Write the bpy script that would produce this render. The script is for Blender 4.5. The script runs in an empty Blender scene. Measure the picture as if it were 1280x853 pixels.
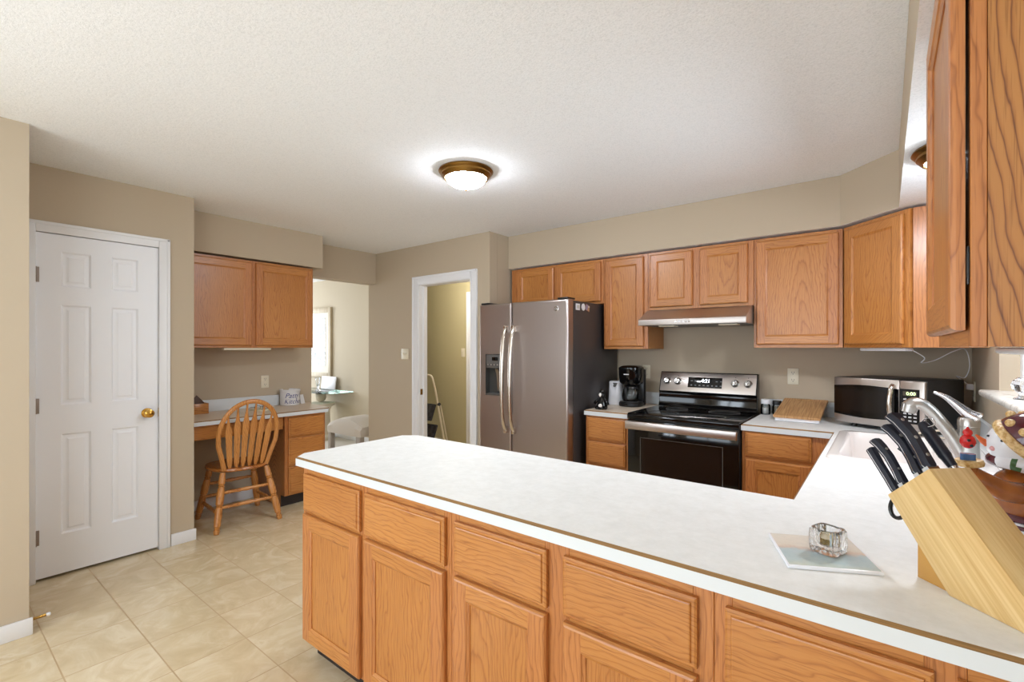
import bpy, bmesh, math, random
from mathutils import Vector, Matrix
random.seed(7)
SC = bpy.context.scene
COL = SC.collection
R = math.radians

# ------------------------------------------------------------------ camera, world, lights
F_PX = 593.5
cam_d = bpy.data.cameras.new('camera')
cam = bpy.data.objects.new('camera', cam_d); COL.objects.link(cam)
cam.location = (0, 0, 1.37)
cam.rotation_euler = (R(90), 0, R(38.13))
cam_d.sensor_width = 36; cam_d.sensor_fit = 'HORIZONTAL'
cam_d.lens = F_PX / 1280 * 36
cam_d.shift_y = (435.2 - 426.5) / 1280
cam_d.clip_start = 0.02; cam_d.clip_end = 60
SC.camera = cam

SC.view_settings.view_transform = 'Standard'
SC.view_settings.look = 'None'
SC.view_settings.gamma = 1
SC.view_settings.use_curve_mapping = False
SC.view_settings.exposure = 0.88
SC.cycles.use_denoising = True
SC.cycles.max_bounces = 10
SC.cycles.diffuse_bounces = 6
SC.cycles.glossy_bounces = 5
SC.cycles.transmission_bounces = 8
SC.cycles.caustics_reflective = False
SC.cycles.caustics_refractive = False
SC.cycles.sample_clamp_indirect = 6

world = bpy.data.worlds.new('daylight_sky'); SC.world = world
world.use_nodes = True
wn = world.node_tree.nodes; wl = world.node_tree.links
bgn = wn['Background']
bgn.inputs['Color'].default_value = (0.80, 0.90, 1.0, 1)
bgn.inputs['Strength'].default_value = 1.6

def area(name, loc, rot, sx, sy, power, color=(1, 1, 1), spread=180):
    l = bpy.data.lights.new(name, 'AREA'); l.shape = 'RECTANGLE'; l.size = sx; l.size_y = sy
    l.energy = power; l.color = color; l.spread = R(spread)
    o = bpy.data.objects.new(name, l); COL.objects.link(o); o.location = loc; o.rotation_euler = rot
    return o
# sink window daylight; the other area lamps are added fill at made-up openings
area('added_fill_back', (-1.45, -3.10, 1.0), (R(99), 0, 0), 2.5, 1.9, 25, (0.80, 0.90, 1.0))  # added fill from behind the camera, at the made-up patio door
area('added_fill_left', (-3.36, -1.7, 1.45), (0, R(-90), 0), 1.2, 1.6, 28, (0.80, 0.90, 1.0))  # added fill through the made-up window in the near left wall
area('sink_window_daylight', (0.62, 2.4, 1.66), (0, R(90), 0), 0.9, 1.2, 8, (0.86, 0.93, 1.0))
area('added_fill_right', (0.57, -1.75, 1.45), (R(0), R(96), 0), 1.1, 1.6, 17, (0.80, 0.90, 1.0))  # added to brighten the pantry door side, at a made-up window
area('added_fill_dining', (-9.05, 2.6, 1.4), (0, R(-90), 0), 1.8, 2.2, 44, (0.92, 0.96, 1.0))  # added to brighten the dining room, at a made-up window
def point(name, loc, power, color, r=0.08):
    l = bpy.data.lights.new(name, 'POINT'); l.energy = power; l.color = color; l.shadow_soft_size = r
    o = bpy.data.objects.new(name, l); COL.objects.link(o); o.location = loc
    return o
LAMP_E = 60.0

# ------------------------------------------------------------------ materials
def lin(c):
    return tuple(((v / 255) / 12.92 if v / 255 <= 0.04045 else ((v / 255 + 0.055) / 1.055) ** 2.4) for v in c) + (1.0,)

def mat(name, rgb, rough=0.5, metal=0.0, spec=0.5, **kw):
    m = bpy.data.materials.new(name); m.use_nodes = True
    b = m.node_tree.nodes['Principled BSDF']
    b.inputs['Base Color'].default_value = lin(rgb)
    b.inputs['Roughness'].default_value = rough
    b.inputs['Metallic'].default_value = metal
    b.inputs['Specular IOR Level'].default_value = spec
    for k, v in kw.items():
        b.inputs[k.replace('_', ' ')].default_value = v
    return m

class NT:
    """small node helper"""
    def __init__(s, m):
        s.t = m.node_tree; s.n = s.t.nodes; s.b = s.n['Principled BSDF']
    def add(s, typ, **kw):
        n = s.n.new(typ)
        for k, v in kw.items(): setattr(n, k, v)
        return n
    def link(s, a, b): s.t.links.new(a, b)
    def math(s, op, a, b=None, c=None):
        n = s.add('ShaderNodeMath', operation=op)
        for i, v in enumerate((a, b, c)):
            if v is None: continue
            if isinstance(v, (int, float)): n.inputs[i].default_value = v
            else: s.link(v, n.inputs[i])
        return n.outputs[0]
    def noise(s, vec, scale, detail=2, rough=0.5, dist=0.0):
        n = s.add('ShaderNodeTexNoise'); n.inputs['Scale'].default_value = scale
        n.inputs['Detail'].default_value = detail; n.inputs['Roughness'].default_value = rough
        n.inputs['Distortion'].default_value = dist
        if vec is not None: s.link(vec, n.inputs['Vector'])
        return n.outputs['Fac']
    def ramp(s, fac, stops):
        n = s.add('ShaderNodeValToRGB'); cr = n.color_ramp
        while len(cr.elements) < len(stops): cr.elements.new(0.5)
        for e, (p, c) in zip(cr.elements, stops):
            e.position = p; e.color = c if len(c) == 4 else lin(c)
        s.link(fac, n.inputs[0]); return n.outputs['Color']
    def mix(s, fac, a, b, mode='MIX'):
        n = s.add('ShaderNodeMix', data_type='RGBA', blend_type=mode)
        if isinstance(fac, (int, float)): n.inputs[0].default_value = fac
        else: s.link(fac, n.inputs[0])
        for i, v in ((6, a), (7, b)):
            if isinstance(v, tuple): n.inputs[i].default_value = v
            else: s.link(v, n.inputs[i])
        return n.outputs[2]
    def bump(s, h, strength=0.2, dist=0.01):
        n = s.add('ShaderNodeBump'); n.inputs['Strength'].default_value = strength
        n.inputs['Distance'].default_value = dist; s.link(h, n.inputs['Height'])
        s.link(n.outputs['Normal'], s.b.inputs['Normal'])
    def coord(s, which='Object'):
        return s.add('ShaderNodeTexCoord').outputs[which]
    def xyz(s, vec):
        n = s.add('ShaderNodeSeparateXYZ'); s.link(vec, n.inputs[0]); return n.outputs
    def vec(s, x, y, z):
        n = s.add('ShaderNodeCombineXYZ')
        for i, v in enumerate((x, y, z)):
            if isinstance(v, (int, float)): n.inputs[i].default_value = v
            else: s.link(v, n.inputs[i])
        return n.outputs[0]

def oak(name, axis, light=(195, 132, 68), mid=(188, 123, 60), dark=(170, 106, 52), off=0.0, freq=78, cath=0.10, rough=0.36, diag=False, wobble=0.15):
    m = mat(name, mid, rough); t = NT(m)
    o = t.xyz(t.coord()); rnd = t.add('ShaderNodeObjectInfo').outputs['Random']
    al = o['XYZ'.index(axis)]
    oth = [o[i] for i in range(3) if 'XYZ'[i] != axis]
    u = t.math('MULTIPLY', t.math('SUBTRACT', oth[0], oth[1]), 0.7071) if diag else t.math('ADD', oth[0], oth[1])
    r1 = t.math('MULTIPLY', t.math('FRACT', t.math('MULTIPLY', rnd, 17.31)), 1.0)
    r2 = t.math('FRACT', t.math('MULTIPLY', rnd, 91.7))
    u = t.math('ADD', u, t.math('MULTIPLY_ADD', r1, 0.30, off - 0.15))
    al2 = t.math('ADD', al, t.math('MULTIPLY_ADD', r2, 1.2, -0.6))
    v1 = t.vec(t.math('MULTIPLY', u, 5.0), t.math('MULTIPLY', al, 1.6), t.math('MULTIPLY', rnd, 40.0))
    wob = t.math('MULTIPLY_ADD', t.noise(v1, 1.0, 4, 0.62), wobble, -wobble / 2)
    d = t.math('SQRT', t.math('ADD', t.math('POWER', t.math('ADD', u, wob), 2.0), t.math('POWER', t.math('MULTIPLY', al2, cath), 2.0)))
    v3 = t.vec(t.math('MULTIPLY', u, 90.0), t.math('MULTIPLY', al, 12.0), rnd)
    d = t.math('ADD', d, t.math('MULTIPLY_ADD', t.noise(v3, 1.0, 2), 0.006, -0.003))
    ring = t.math('FRACT', t.math('MULTIPLY', d, freq))
    base = t.ramp(ring, [(0.0, mid), (0.10, light), (0.55, light), (0.80, mid), (0.93, dark), (1.0, mid)])
    v2 = t.vec(t.math('MULTIPLY', u, 420.0), t.math('MULTIPLY', al, 9.0), t.math('MULTIPLY', rnd, 9.0))
    pore = t.ramp(t.noise(v2, 1.0, 2, 0.6), [(0.30, (140, 92, 52)), (0.46, (255, 255, 255)), (1.0, (255, 255, 255))])
    c = t.mix(0.45, base, pore, 'MULTIPLY')
    v4 = t.vec(t.math('MULTIPLY', u, 3.0), t.math('MULTIPLY', al, 1.0), t.math('MULTIPLY', rnd, 31.0))
    tone = t.ramp(t.noise(v4, 1.2, 2), [(0.3, (232, 222, 210)), (0.7, (255, 255, 255))])
    c = t.mix(0.8, c, tone, 'MULTIPLY')
    t.link(c, t.b.inputs['Base Color'])
    t.b.inputs['Coat Weight'].default_value = 0.25; t.b.inputs['Coat Roughness'].default_value = 0.25
    return m

def plain_wood(name, axis, a, b, fine=160.0, rough=0.5):
    m = mat(name, a, rough); t = NT(m)
    o = t.xyz(t.coord()); rnd = t.add('ShaderNodeObjectInfo').outputs['Random']
    al = o['XYZ'.index(axis)]; oth = [o[i] for i in range(3) if 'XYZ'[i] != axis]
    u = t.math('ADD', oth[0], oth[1])
    n1 = t.noise(t.vec(t.math('MULTIPLY', u, fine), t.math('MULTIPLY', al, 5.0), t.math('MULTIPLY', rnd, 20.0)), 1.0, 3, 0.6)
    t.link(t.ramp(n1, [(0.3, b), (0.65, a)]), t.b.inputs['Base Color'])
    return m

M = {}
def wall_paint(name, rgb):
    m = mat(name, rgb, 0.7, spec=0.25); t = NT(m)
    n = t.noise(t.coord(), 220, 3); t.bump(n, 0.06, 0.002)
    return m
M['wall'] = wall_paint('beige_wall_paint', (189, 174, 152))
M['wall_lit'] = wall_paint('lit_beige_wall_paint', (206, 195, 174))  # dining copy of the beige paint, lightened to carry that room's stronger light
M['wall_olive'] = wall_paint('olive_wall_paint', (190, 180, 142))

m = mat('popcorn_ceiling', (226, 226, 224), 0.9, spec=0.1); t = NT(m)
cc = t.coord(); n = t.math('ADD', t.noise(cc, 95, 3, 0.65), t.math('MULTIPLY', t.noise(cc, 260, 2, 0.6), 0.6)); t.bump(n, 0.40, 0.004)
t.link(t.ramp(t.noise(cc, 170, 3, 0.7), [(0.34, (232, 235, 238)), (0.52, (246, 248, 251))]), t.b.inputs['Base Color'])
M['ceiling'] = m
M['white'] = mat('white_trim_paint', (232, 233, 236), 0.35)
M['white_door'] = mat('white_door_paint', (238, 240, 245), 0.38)
M['toe'] = mat('dark_toe_kick', (40, 30, 26), 0.6)
M['oak_v'] = oak('oak_panel_vertical', 'Z')
M['oak_s'] = oak('oak_stile_vertical', 'Z', (193, 127, 70), (185, 118, 62), (160, 98, 50), off=0.9, freq=60, cath=0.05)
M['oak_vd'] = oak('oak_panel_diagonal', 'Z', diag=True)
M['oak_sd'] = oak('oak_stile_diagonal', 'Z', off=0.9, freq=60, cath=0.05, diag=True)
M['oak_hx'] = oak('oak_rail_along_x', 'X', off=0.45, freq=60, cath=0.06)
M['oak_hy'] = oak('oak_rail_along_y', 'Y', off=0.45, freq=60, cath=0.06)
M['oak_dx'] = oak('oak_drawer_along_x', 'X', off=0.0, freq=70, cath=0.07)
M['oak_dy'] = oak('oak_drawer_along_y', 'Y', off=0.0, freq=70, cath=0.07)
M['oak_end'] = oak('oak_end_panel', 'Z', (182, 126, 68), (170, 112, 58), (112, 66, 36), freq=72, cath=0.34, wobble=0.05)
M['oak_chair_z'] = oak('honey_oak_upright', 'Z', (206, 144, 78), (192, 126, 62), (158, 98, 46), off=0.6, rough=0.28)
M['oak_chair_y'] = oak('honey_oak_across', 'Y', (206, 144, 78), (192, 126, 62), (158, 98, 46), off=0.3, rough=0.28)
M['oak_seat'] = oak('honey_oak_seat', 'X', (190, 124, 62), (170, 104, 48), (120, 70, 30), off=0.1, rough=0.25)

m = mat('white_laminate', (228, 229, 227), 0.5, spec=0.3); t = NT(m)
cc = t.coord(); t.link(t.ramp(t.noise(cc, 26, 5, 0.7), [(0.3, (226, 228, 226)), (0.65, (236, 238, 237))]), t.b.inputs['Base Color'])
M['lam'] = m
m = mat('beige_laminate', (214, 198, 178), 0.4); M['lam_beige'] = m
M['lam_edge'] = mat('white_laminate_edge', (214, 219, 222), 0.35)
M['brown_edge'] = plain_wood('brown_edge_strip', 'X', (150, 112, 62), (118, 86, 48), 300)

# floor: polished 12 inch tiles
m = mat('beige_floor_tile', (222, 204, 172), 0.16, spec=0.5); t = NT(m)
co = t.coord(); o = t.xyz(co)
gx = t.math('FRACT', t.math('ADD', t.math('DIVIDE', o[0], 0.313), 1000 + 3.2 / 0.313))
gy = t.math('FRACT', t.math('ADD', t.math('DIVIDE', o[1], 0.2935), 1000 - 0.575 / 0.2935))
ex = t.math('MINIMUM', gx, t.math('SUBTRACT', 1.0, gx)); ey = t.math('MINIMUM', gy, t.math('SUBTRACT', 1.0, gy))
edge = t.math('LESS_THAN', t.math('MINIMUM', t.math('MULTIPLY', ex, 0.313), t.math('MULTIPLY', ey, 0.2935)), 0.0026)
ix = t.math('FLOOR', t.math('ADD', t.math('DIVIDE', o[0], 0.313), 1000 + 3.2 / 0.313))
iy = t.math('FLOOR', t.math('ADD', t.math('DIVIDE', o[1], 0.2935), 1000 - 0.575 / 0.2935))
wnz = t.add('ShaderNodeTexWhiteNoise', noise_dimensions='2D'); t.link(t.vec(ix, iy, 0.0), wnz.inputs['Vector'])
shift = t.vec(t.math('MULTIPLY_ADD', wnz.outputs['Value'], 40.0, o[0]), t.math('MULTIPLY_ADD', wnz.outputs['Value'], 17.0, t.math('MULTIPLY', o[1], 1.0)), 0.0)
veins = t.noise(shift, 5.0, 5, 0.62, 1.4)
tile = t.ramp(veins, [(0.28, (208, 188, 152)), (0.5, (219, 201, 167)), (0.66, (229, 215, 186)), (0.8, (216, 196, 160))])
tile = t.mix(0.5, tile, t.ramp(wnz.outputs['Value'], [(0.0, (240, 236, 228)), (1.0, (255, 255, 255))]), 'MULTIPLY')
t.link(t.mix(edge, tile, lin((186, 160, 124))), t.b.inputs['Base Color'])
t.link(t.math('MULTIPLY_ADD', edge, 0.5, 0.16), t.b.inputs['Roughness'])
t.bump(t.math('SUBTRACT', 1.0, edge), 0.12, 0.002)
M['tile'] = m
m = mat('pale_carpet', (214, 208, 200), 0.95, spec=0.05); t = NT(m)
n = t.noise(t.coord(), 300, 2); t.bump(n, 0.4, 0.006); M['carpet'] = m

def steel(name, rgb, rough, axis='X'):
    m = mat(name, rgb, rough, 1.0); t = NT(m)
    o = t.xyz(t.coord()); s = [1500.0, 1500.0, 1500.0]; s['XYZ'.index(axis)] = 3.0
    n = t.noise(t.vec(*[t.math('MULTIPLY', o[i], s[i]) for i in range(3)]), 1.0, 2)
    t.link(t.math('MULTIPLY_ADD', n, 0.05, rough - 0.025), t.b.inputs['Roughness'])
    t.b.inputs['Anisotropic'].default_value = 0.4
    return m
M['steel'] = steel('brushed_stainless', (202, 194, 188), 0.30)
M['steel_hood'] = steel('hood_stainless', (196, 188, 182), 0.42)
M['steel_fr'] = steel('fridge_stainless', (182, 172, 168), 0.31)
M['steel_handle'] = steel('polished_handle_steel', (206, 196, 184), 0.20, 'Z')
M['chrome'] = mat('chrome', (215, 215, 218), 0.12, 1.0)
M['nickel'] = mat('satin_nickel', (190, 188, 184), 0.28, 1.0)
M['hinge_metal'] = mat('dull_hinge_metal', (150, 136, 126), 0.55, 0.6)
M['brass'] = mat('polished_brass', (196, 152, 72), 0.22, 1.0)
M['brass_old'] = mat('antique_brass', (150, 112, 56), 0.28, 1.0)
M['black_gloss'] = mat('black_gloss_glass', (9, 9, 10), 0.06, spec=0.5)
M['black_glass'] = mat('oven_black_glass', (12, 11, 11), 0.07, spec=0.5)
M['window_tint'] = mat('smoked_oven_window', (24, 20, 19), 0.10, spec=0.5)
M['black_plastic'] = mat('black_plastic', (20, 20, 21), 0.32)
M['black_matte'] = mat('black_painted_steel', (36, 34, 34), 0.42)
M['fridge_side'] = mat('dark_grey_fridge_side', (62, 58, 58), 0.38)
M['grey_plastic'] = mat('dark_grey_plastic', (86, 84, 82), 0.4)
M['cavity'] = mat('dispenser_cavity', (62, 62, 60), 0.35)
M['white_plastic'] = mat('white_plastic', (236, 237, 242), 0.3)
M['ivory'] = mat('ivory_plastic', (226, 218, 196), 0.35)
M['slot'] = mat('dark_slot', (70, 62, 50), 0.6)
M['navy'] = mat('navy_black_handle', (26, 30, 44), 0.34)
M['porcelain'] = mat('white_porcelain', (236, 230, 226), 0.12, spec=0.6)
M['grey_fabric'] = mat('pale_grey_fabric', (210, 204, 198), 0.9, spec=0.1)
M['grey_wood'] = mat('weathered_grey_wood', (168, 160, 152), 0.6)
M['crock'] = mat('white_stoneware', (222, 220, 220), 0.25)
M['blue_ink'] = mat('blue_glaze_lettering', (36, 50, 128), 0.3)
M['cream_tube'] = mat('cream_painted_tube', (214, 204, 180), 0.35)
M['stone'] = mat('pale_stone', (224, 216, 202), 0.6)

def glass(name, rgb=(255, 255, 255), rough=0.0, ior=1.45):
    m = mat(name, rgb, rough); b = m.node_tree.nodes['Principled BSDF']
    b.inputs['Transmission Weight'].default_value = 1.0; b.inputs['IOR'].default_value = ior
    return m
def thin_glass(name, tint=(250, 252, 252)):
    m = bpy.data.materials.new(name); m.use_nodes = True; t = m.node_tree; n = t.nodes
    n.remove(n['Principled BSDF'])
    tr = n.new('ShaderNodeBsdfTransparent'); tr.inputs[0].default_value = lin(tint)
    gl = n.new('ShaderNodeBsdfGlossy'); gl.inputs['Roughness'].default_value = 0.03
    fr = n.new('ShaderNodeFresnel'); fr.inputs['IOR'].default_value = 1.5
    mx = n.new('ShaderNodeMixShader'); t.links.new(fr.outputs[0], mx.inputs[0]); t.links.new(tr.outputs[0], mx.inputs[1]); t.links.new(gl.outputs[0], mx.inputs[2])
    t.links.new(mx.outputs[0], n['Material Output'].inputs['Surface'])
    return m
M['glass'] = thin_glass('clear_glass')
m = glass('crystal_glass', (250, 252, 255), 0.0, 1.52); t = NT(m)
t.bump(t.noise(t.coord(), 120, 2), 0.25, 0.004); M['crystal'] = m
M['green_glass'] = thin_glass('tabletop_glass', (206, 226, 218))

def emit(name, rgb, s, base=(255, 255, 255)):
    m = mat(name, base, 0.4); b = m.node_tree.nodes['Principled BSDF']
    b.inputs['Emission Color'].default_value = lin(rgb); b.inputs['Emission Strength'].default_value = s
    return m
M['lamp_glass'] = emit('lit_frosted_glass', (238, 243, 252), LAMP_E, (255, 250, 240))
M['led'] = emit('white_led_digits', (235, 245, 255), 2.5)
M['led_green'] = emit('green_led_digits', (190, 230, 110), 1.6)
m = mat('bamboo_board', (186, 140, 92), 0.5); t = NT(m)
o = t.xyz(t.coord())
t.link(t.ramp(t.noise(t.vec(t.math('MULTIPLY', o[0], 130.0), t.math('MULTIPLY', o[1], 6.0), 0.0), 1.0, 2), [(0.3, (160, 112, 66)), (0.5, (188, 142, 92)), (0.7, (206, 164, 114))]), t.b.inputs['Base Color'])
M['bamboo'] = m
M['marble'] = mat('white_marble_sill', (226, 222, 214), 0.25)
t = NT(M['marble']); t.link(t.ramp(t.noise(t.coord(), 14, 5, 0.65, 1.5), [(0.35, (196, 190, 180)), (0.5, (228, 224, 216))]), t.b.inputs['Base Color'])

# ------------------------------------------------------------------ mesh builder
class B:
    def __init__(s, mtx=None):
        s.bm = bmesh.new(); s.m = mtx or Matrix()
    def _v(s, p): return s.bm.verts.new(s.m @ Vector(p))
    def face(s, pts, mi=0):
        f = s.bm.faces.new([s._v(p) for p in pts]); f.material_index = mi; return f
    def box(s, x0, x1, y0, y1, z0, z1, bev=0.0, mi=0, seg=2):
        vs = [s._v((x, y, z)) for x in (x0, x1) for y in (y0, y1) for z in (z0, z1)]
        fs = [s.bm.faces.new([vs[i] for i in q]) for q in ((0, 1, 3, 2), (4, 6, 7, 5), (0, 4, 5, 1), (2, 3, 7, 6), (0, 2, 6, 4), (1, 5, 7, 3))]
        for f in fs: f.material_index = mi
        if bev > 0:
            es = list({e for f in fs for e in f.edges})
            bmesh.ops.bevel(s.bm, geom=es, offset=bev, offset_type='OFFSET', segments=seg, profile=0.5, affect='EDGES', material=-1, clamp_overlap=True)
        return s
    def prism(s, poly, a0, a1, axis='Z', mi=0, bev=0.0, seg=2):
        def P(p, a):
            return {'Z': (p[0], p[1], a), 'Y': (p[0], a, p[1]), 'X': (a, p[0], p[1])}[axis]
        lo = [s._v(P(p, a0)) for p in poly]; hi = [s._v(P(p, a1)) for p in poly]
        fs = [s.bm.faces.new(lo[::-1]), s.bm.faces.new(hi)]
        k = len(poly)
        for i in range(k):
            fs.append(s.bm.faces.new([lo[i], lo[(i + 1) % k], hi[(i + 1) % k], hi[i]]))
        for f in fs: f.material_index = mi
        if bev > 0:
            es = list({e for f in fs for e in f.edges})
            bmesh.ops.bevel(s.bm, geom=es, offset=bev, offset_type='OFFSET', segments=seg, profile=0.5, affect='EDGES', material=-1, clamp_overlap=True)
        return s
    def loft(s, rings, mi=0, cap=True, closed=True):
        vv = [[s._v(p) for p in r] for r in rings]
        k = len(vv[0])
        for a, b in zip(vv, vv[1:]):
            for i in range(k if closed else k - 1):
                f = s.bm.faces.new([a[i], a[(i + 1) % k], b[(i + 1) % k], b[i]]); f.material_index = mi
        if cap:
            for r in (vv[0][::-1], vv[-1]):
                try: f = s.bm.faces.new(r); f.material_index = mi
                except ValueError: pass
        return s
    def lathe(s, prof, c=(0, 0, 0), axis=(0, 0, 1), n=28, mi=0, cap=True):
        q = Vector((0, 0, 1)).rotation_difference(Vector(axis).normalized())
        rings = []
        for r, z in prof:
            r = max(r, 1e-4)
            rings.append([Vector(c) + q @ Vector((r * math.cos(2 * math.pi * i / n), r * math.sin(2 * math.pi * i / n), z)) for i in range(n)])
        return s.loft(rings, mi, cap)
    def turned(s, p0, p1, prof, n=14, mi=0):
        """lathe between two points; prof = (fraction, radius)"""
        p0 = Vector(p0); p1 = Vector(p1); L = (p1 - p0).length
        return s.lathe([(r, t_ * L) for t_, r in prof], p0, p1 - p0, n, mi)
    def tube(s, pts, r, n=10, mi=0, flat=1.0, up=None, closed=False):
        pts = [Vector(p) for p in pts]; k = len(pts)
        rs = r if isinstance(r, (list, tuple)) else [r] * k
        rings = []; prev = None
        for i in range(k):
            if closed: d = pts[(i + 1) % k] - pts[i - 1]
            else: d = pts[min(i + 1, k - 1)] - pts[max(i - 1, 0)]
            d.normalize()
            if up is not None: a = Vector(up) - d * d.dot(Vector(up))
            elif prev is None:
                a = Vector((0, 0, 1)) if abs(d.z) < 0.9 else Vector((1, 0, 0)); a = a - d * d.dot(a)
            else: a = prev - d * d.dot(prev)
            a.normalize(); prev = a; b = d.cross(a)
            rings.append([pts[i] + (a * math.cos(2 * math.pi * j / n) * flat + b * math.sin(2 * math.pi * j / n)) * rs[i] for j in range(n)])
        if closed: rings.append(rings[0])
        return s.loft(rings, mi, cap=not closed)
    def ball(s, c, r, mi=0, n=20, m=12, mtx=None):
        if isinstance(r, (int, float)): r = (r, r, r)
        rings = []
        for i in range(m + 1):
            ph = math.pi * i / m; sr = max(math.sin(ph), 1e-3)
            ring = []
            for j in range(n):
                th = 2 * math.pi * j / n
                p = Vector((r[0] * sr * math.cos(th), r[1] * sr * math.sin(th), -r[2] * math.cos(ph)))
                if mtx: p = mtx @ p
                ring.append(Vector(c) + p)
            rings.append(ring)
        return s.loft(rings, mi)

def smooth_pts(pts, n=8):
    P = [Vector(p) for p in pts]; out = []
    for i in range(len(P) - 1):
        p0 = P[max(i - 1, 0)]; p1 = P[i]; p2 = P[i + 1]; p3 = P[min(i + 2, len(P) - 1)]
        for j in range(n):
            t_ = j / n
            out.append(0.5 * ((2 * p1) + (p2 - p0) * t_ + (2 * p0 - 5 * p1 + 4 * p2 - p3) * t_ * t_ + (3 * p1 - p0 - 3 * p2 + p3) * t_ ** 3))
    out.append(P[-1]); return out

def wpos(o):
    v = Vector((0, 0, 0))
    while o: v = v + o.location; o = o.parent
    return v

def part(name, b, mats, parent=None, label=None, sharp=35):
    bm = b.bm
    bmesh.ops.recalc_face_normals(bm, faces=bm.faces)
    lo = Vector([min(v.co[i] for v in bm.verts) for i in range(3)]); hi = Vector([max(v.co[i] for v in bm.verts) for i in range(3)])
    c = (lo + hi) / 2
    bmesh.ops.translate(bm, vec=-c, verts=bm.verts)
    me = bpy.data.meshes.new(name); bm.to_mesh(me); bm.free()
    if not isinstance(mats, (list, tuple)): mats = [mats]
    for x in mats: me.materials.append(M[x] if isinstance(x, str) else x)
    me.shade_smooth(); me.set_sharp_from_angle(angle=R(sharp))
    o = bpy.data.objects.new(name, me); COL.objects.link(o)
    if parent: o.parent = parent; o.location = c - wpos(parent)
    else: o.location = c
    if label: o['label'] = label
    return o

def thing(name, label, cat, loc, group=None):
    o = bpy.data.objects.new(name, None); COL.objects.link(o); o.location = loc
    o.empty_display_size = 0.05
    return tag(o, label, cat, group)
def tag(o, label, cat, group=None):
    o['label'] = label; o['category'] = cat
    if group: o['group'] = group
    return o
def struct(name, b, mats, parent=None, label=None):
    o = part(name, b, mats, parent)
    o['kind'] = 'structure'
    if label: o['label'] = label
    return o

def text_mesh(b, body, size, mtx, mi=0, extrude=0.0006, shear=0.0, bend=None, align='CENTER'):
    """adds flat lettering to builder b; mtx maps text plane (x right, y up, z out)"""
    cu = bpy.data.curves.new('lettering', 'FONT'); cu.body = body; cu.size = size; cu.extrude = extrude; cu.shear = shear
    cu.align_x = align; cu.align_y = 'CENTER'; cu.resolution_u = 3
    ob = bpy.data.objects.new('lettering', cu); COL.objects.link(ob)
    bpy.context.view_layer.update()
    me = bpy.data.meshes.new_from_object(ob.evaluated_get(bpy.context.evaluated_depsgraph_get()))
    bpy.data.objects.remove(ob); bpy.data.curves.remove(cu)
    vs = []
    for v in me.vertices:
        p = Vector(v.co)
        if bend: p = bend(p)
        vs.append(b.bm.verts.new(mtx @ p))
    for f in me.polygons:
        try: nf = b.bm.faces.new([vs[i] for i in f.vertices]); nf.material_index = mi
        except ValueError: pass
    bpy.data.meshes.remove(me)

H = 2.44
# ------------------------------------------------------------------ the shell
fl = B().box(-5.2, 0.6, -3.2, 5.2, -0.08, 0.0); struct('floor', fl, 'tile')
df = B().box(-9.2, -5.202, 0.4, 4.4, -0.08, 0.0); 
struct('floor_dining', df, 'carpet')
# ceiling slab pieces (kitchen, dining, hall) as one ceiling
struct('ceiling', B().box(-9.2, 0.6, -3.2, 5.2, H, H + 0.1), 'ceiling')

def wall(name, x0, x1, y0, y1, z0=0.0, z1=H, m_='wall'):
    return struct(name, B().box(x0, x1, y0, y1, z0, z1), m_)
# near left wall with an added window opening behind the camera
b = B()
b.box(-3.34, -3.215, -3.1, -2.5, 0, H).box(-3.34, -3.215, -0.9, 0.36, 0, H).box(-3.34, -3.215, -2.5, -0.9, 0, 0.85).box(-3.34, -3.215, -2.5, -0.9, 2.05, H)
struct('wall_left', b, 'wall')
wall('wall_return', -4.70, -3.342, 0.24, 0.36)
wall('wall_closet_light_stop', -4.70, -4.60, 0.362, 1.148)  # unseen closet back wall, added to stop light leaking under the pantry door
# door wall with its opening (door 0.458..1.057)
D0, D1, DH = 0.452, 1.062, 2.058
b = B().box(-3.99, -3.88, 0.362, D0, 0, H).box(-3.99, -3.88, D1, 1.265, 0, H).box(-3.99, -3.88, D0, D1, DH, H)
struct('wall_pantry', b, 'wall')
wall('wall_alcove', -4.70, -3.992, 1.15, 1.263)
# desk wall, and the header over the opening to the dining room
b = B().box(-4.70, -4.56, 1.265, 2.525, 0, H).box(-4.70, -4.56, 2.525, 3.298, 2.095, H)
struct('wall_desk', b, 'wall')
# laundry doorway wall
L0, L1, LH = -3.835, -3.075, 2.035
b = B().box(-4.70, L0, 3.30, 3.41, 0, H).box(L1, -2.85, 3.30, 3.41, 0, H).box(L0, L1, 3.30, 3.41, LH, H)
struct('wall_laundry', b, 'wall')
wall('wall_jog', -2.96, -2.85, 3.412, 4.618)
wall('wall_stove', -2.848, 0.53, 3.93, 4.04)
# window wall
WY0, WY1, WZ0, WZ1 = 1.75, 3.07, 1.15, 2.08
b = B().box(0.41, 0.53, -3.1, -2.6, 0, H).box(0.41, 0.53, -0.9, WY0, 0, H).box(0.41, 0.53, -2.6, -0.9, 0, 0.85).box(0.41, 0.53, -2.6, -0.9, 2.05, H).box(0.41, 0.53, WY1, 3.928, 0, H).box(0.41, 0.53, WY0, WY1, 0, WZ0).box(0.41, 0.53, WY0, WY1, WZ1, H)  # the opening behind the camera is added to let light in
struct('wall_window', b, 'wall')
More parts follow.
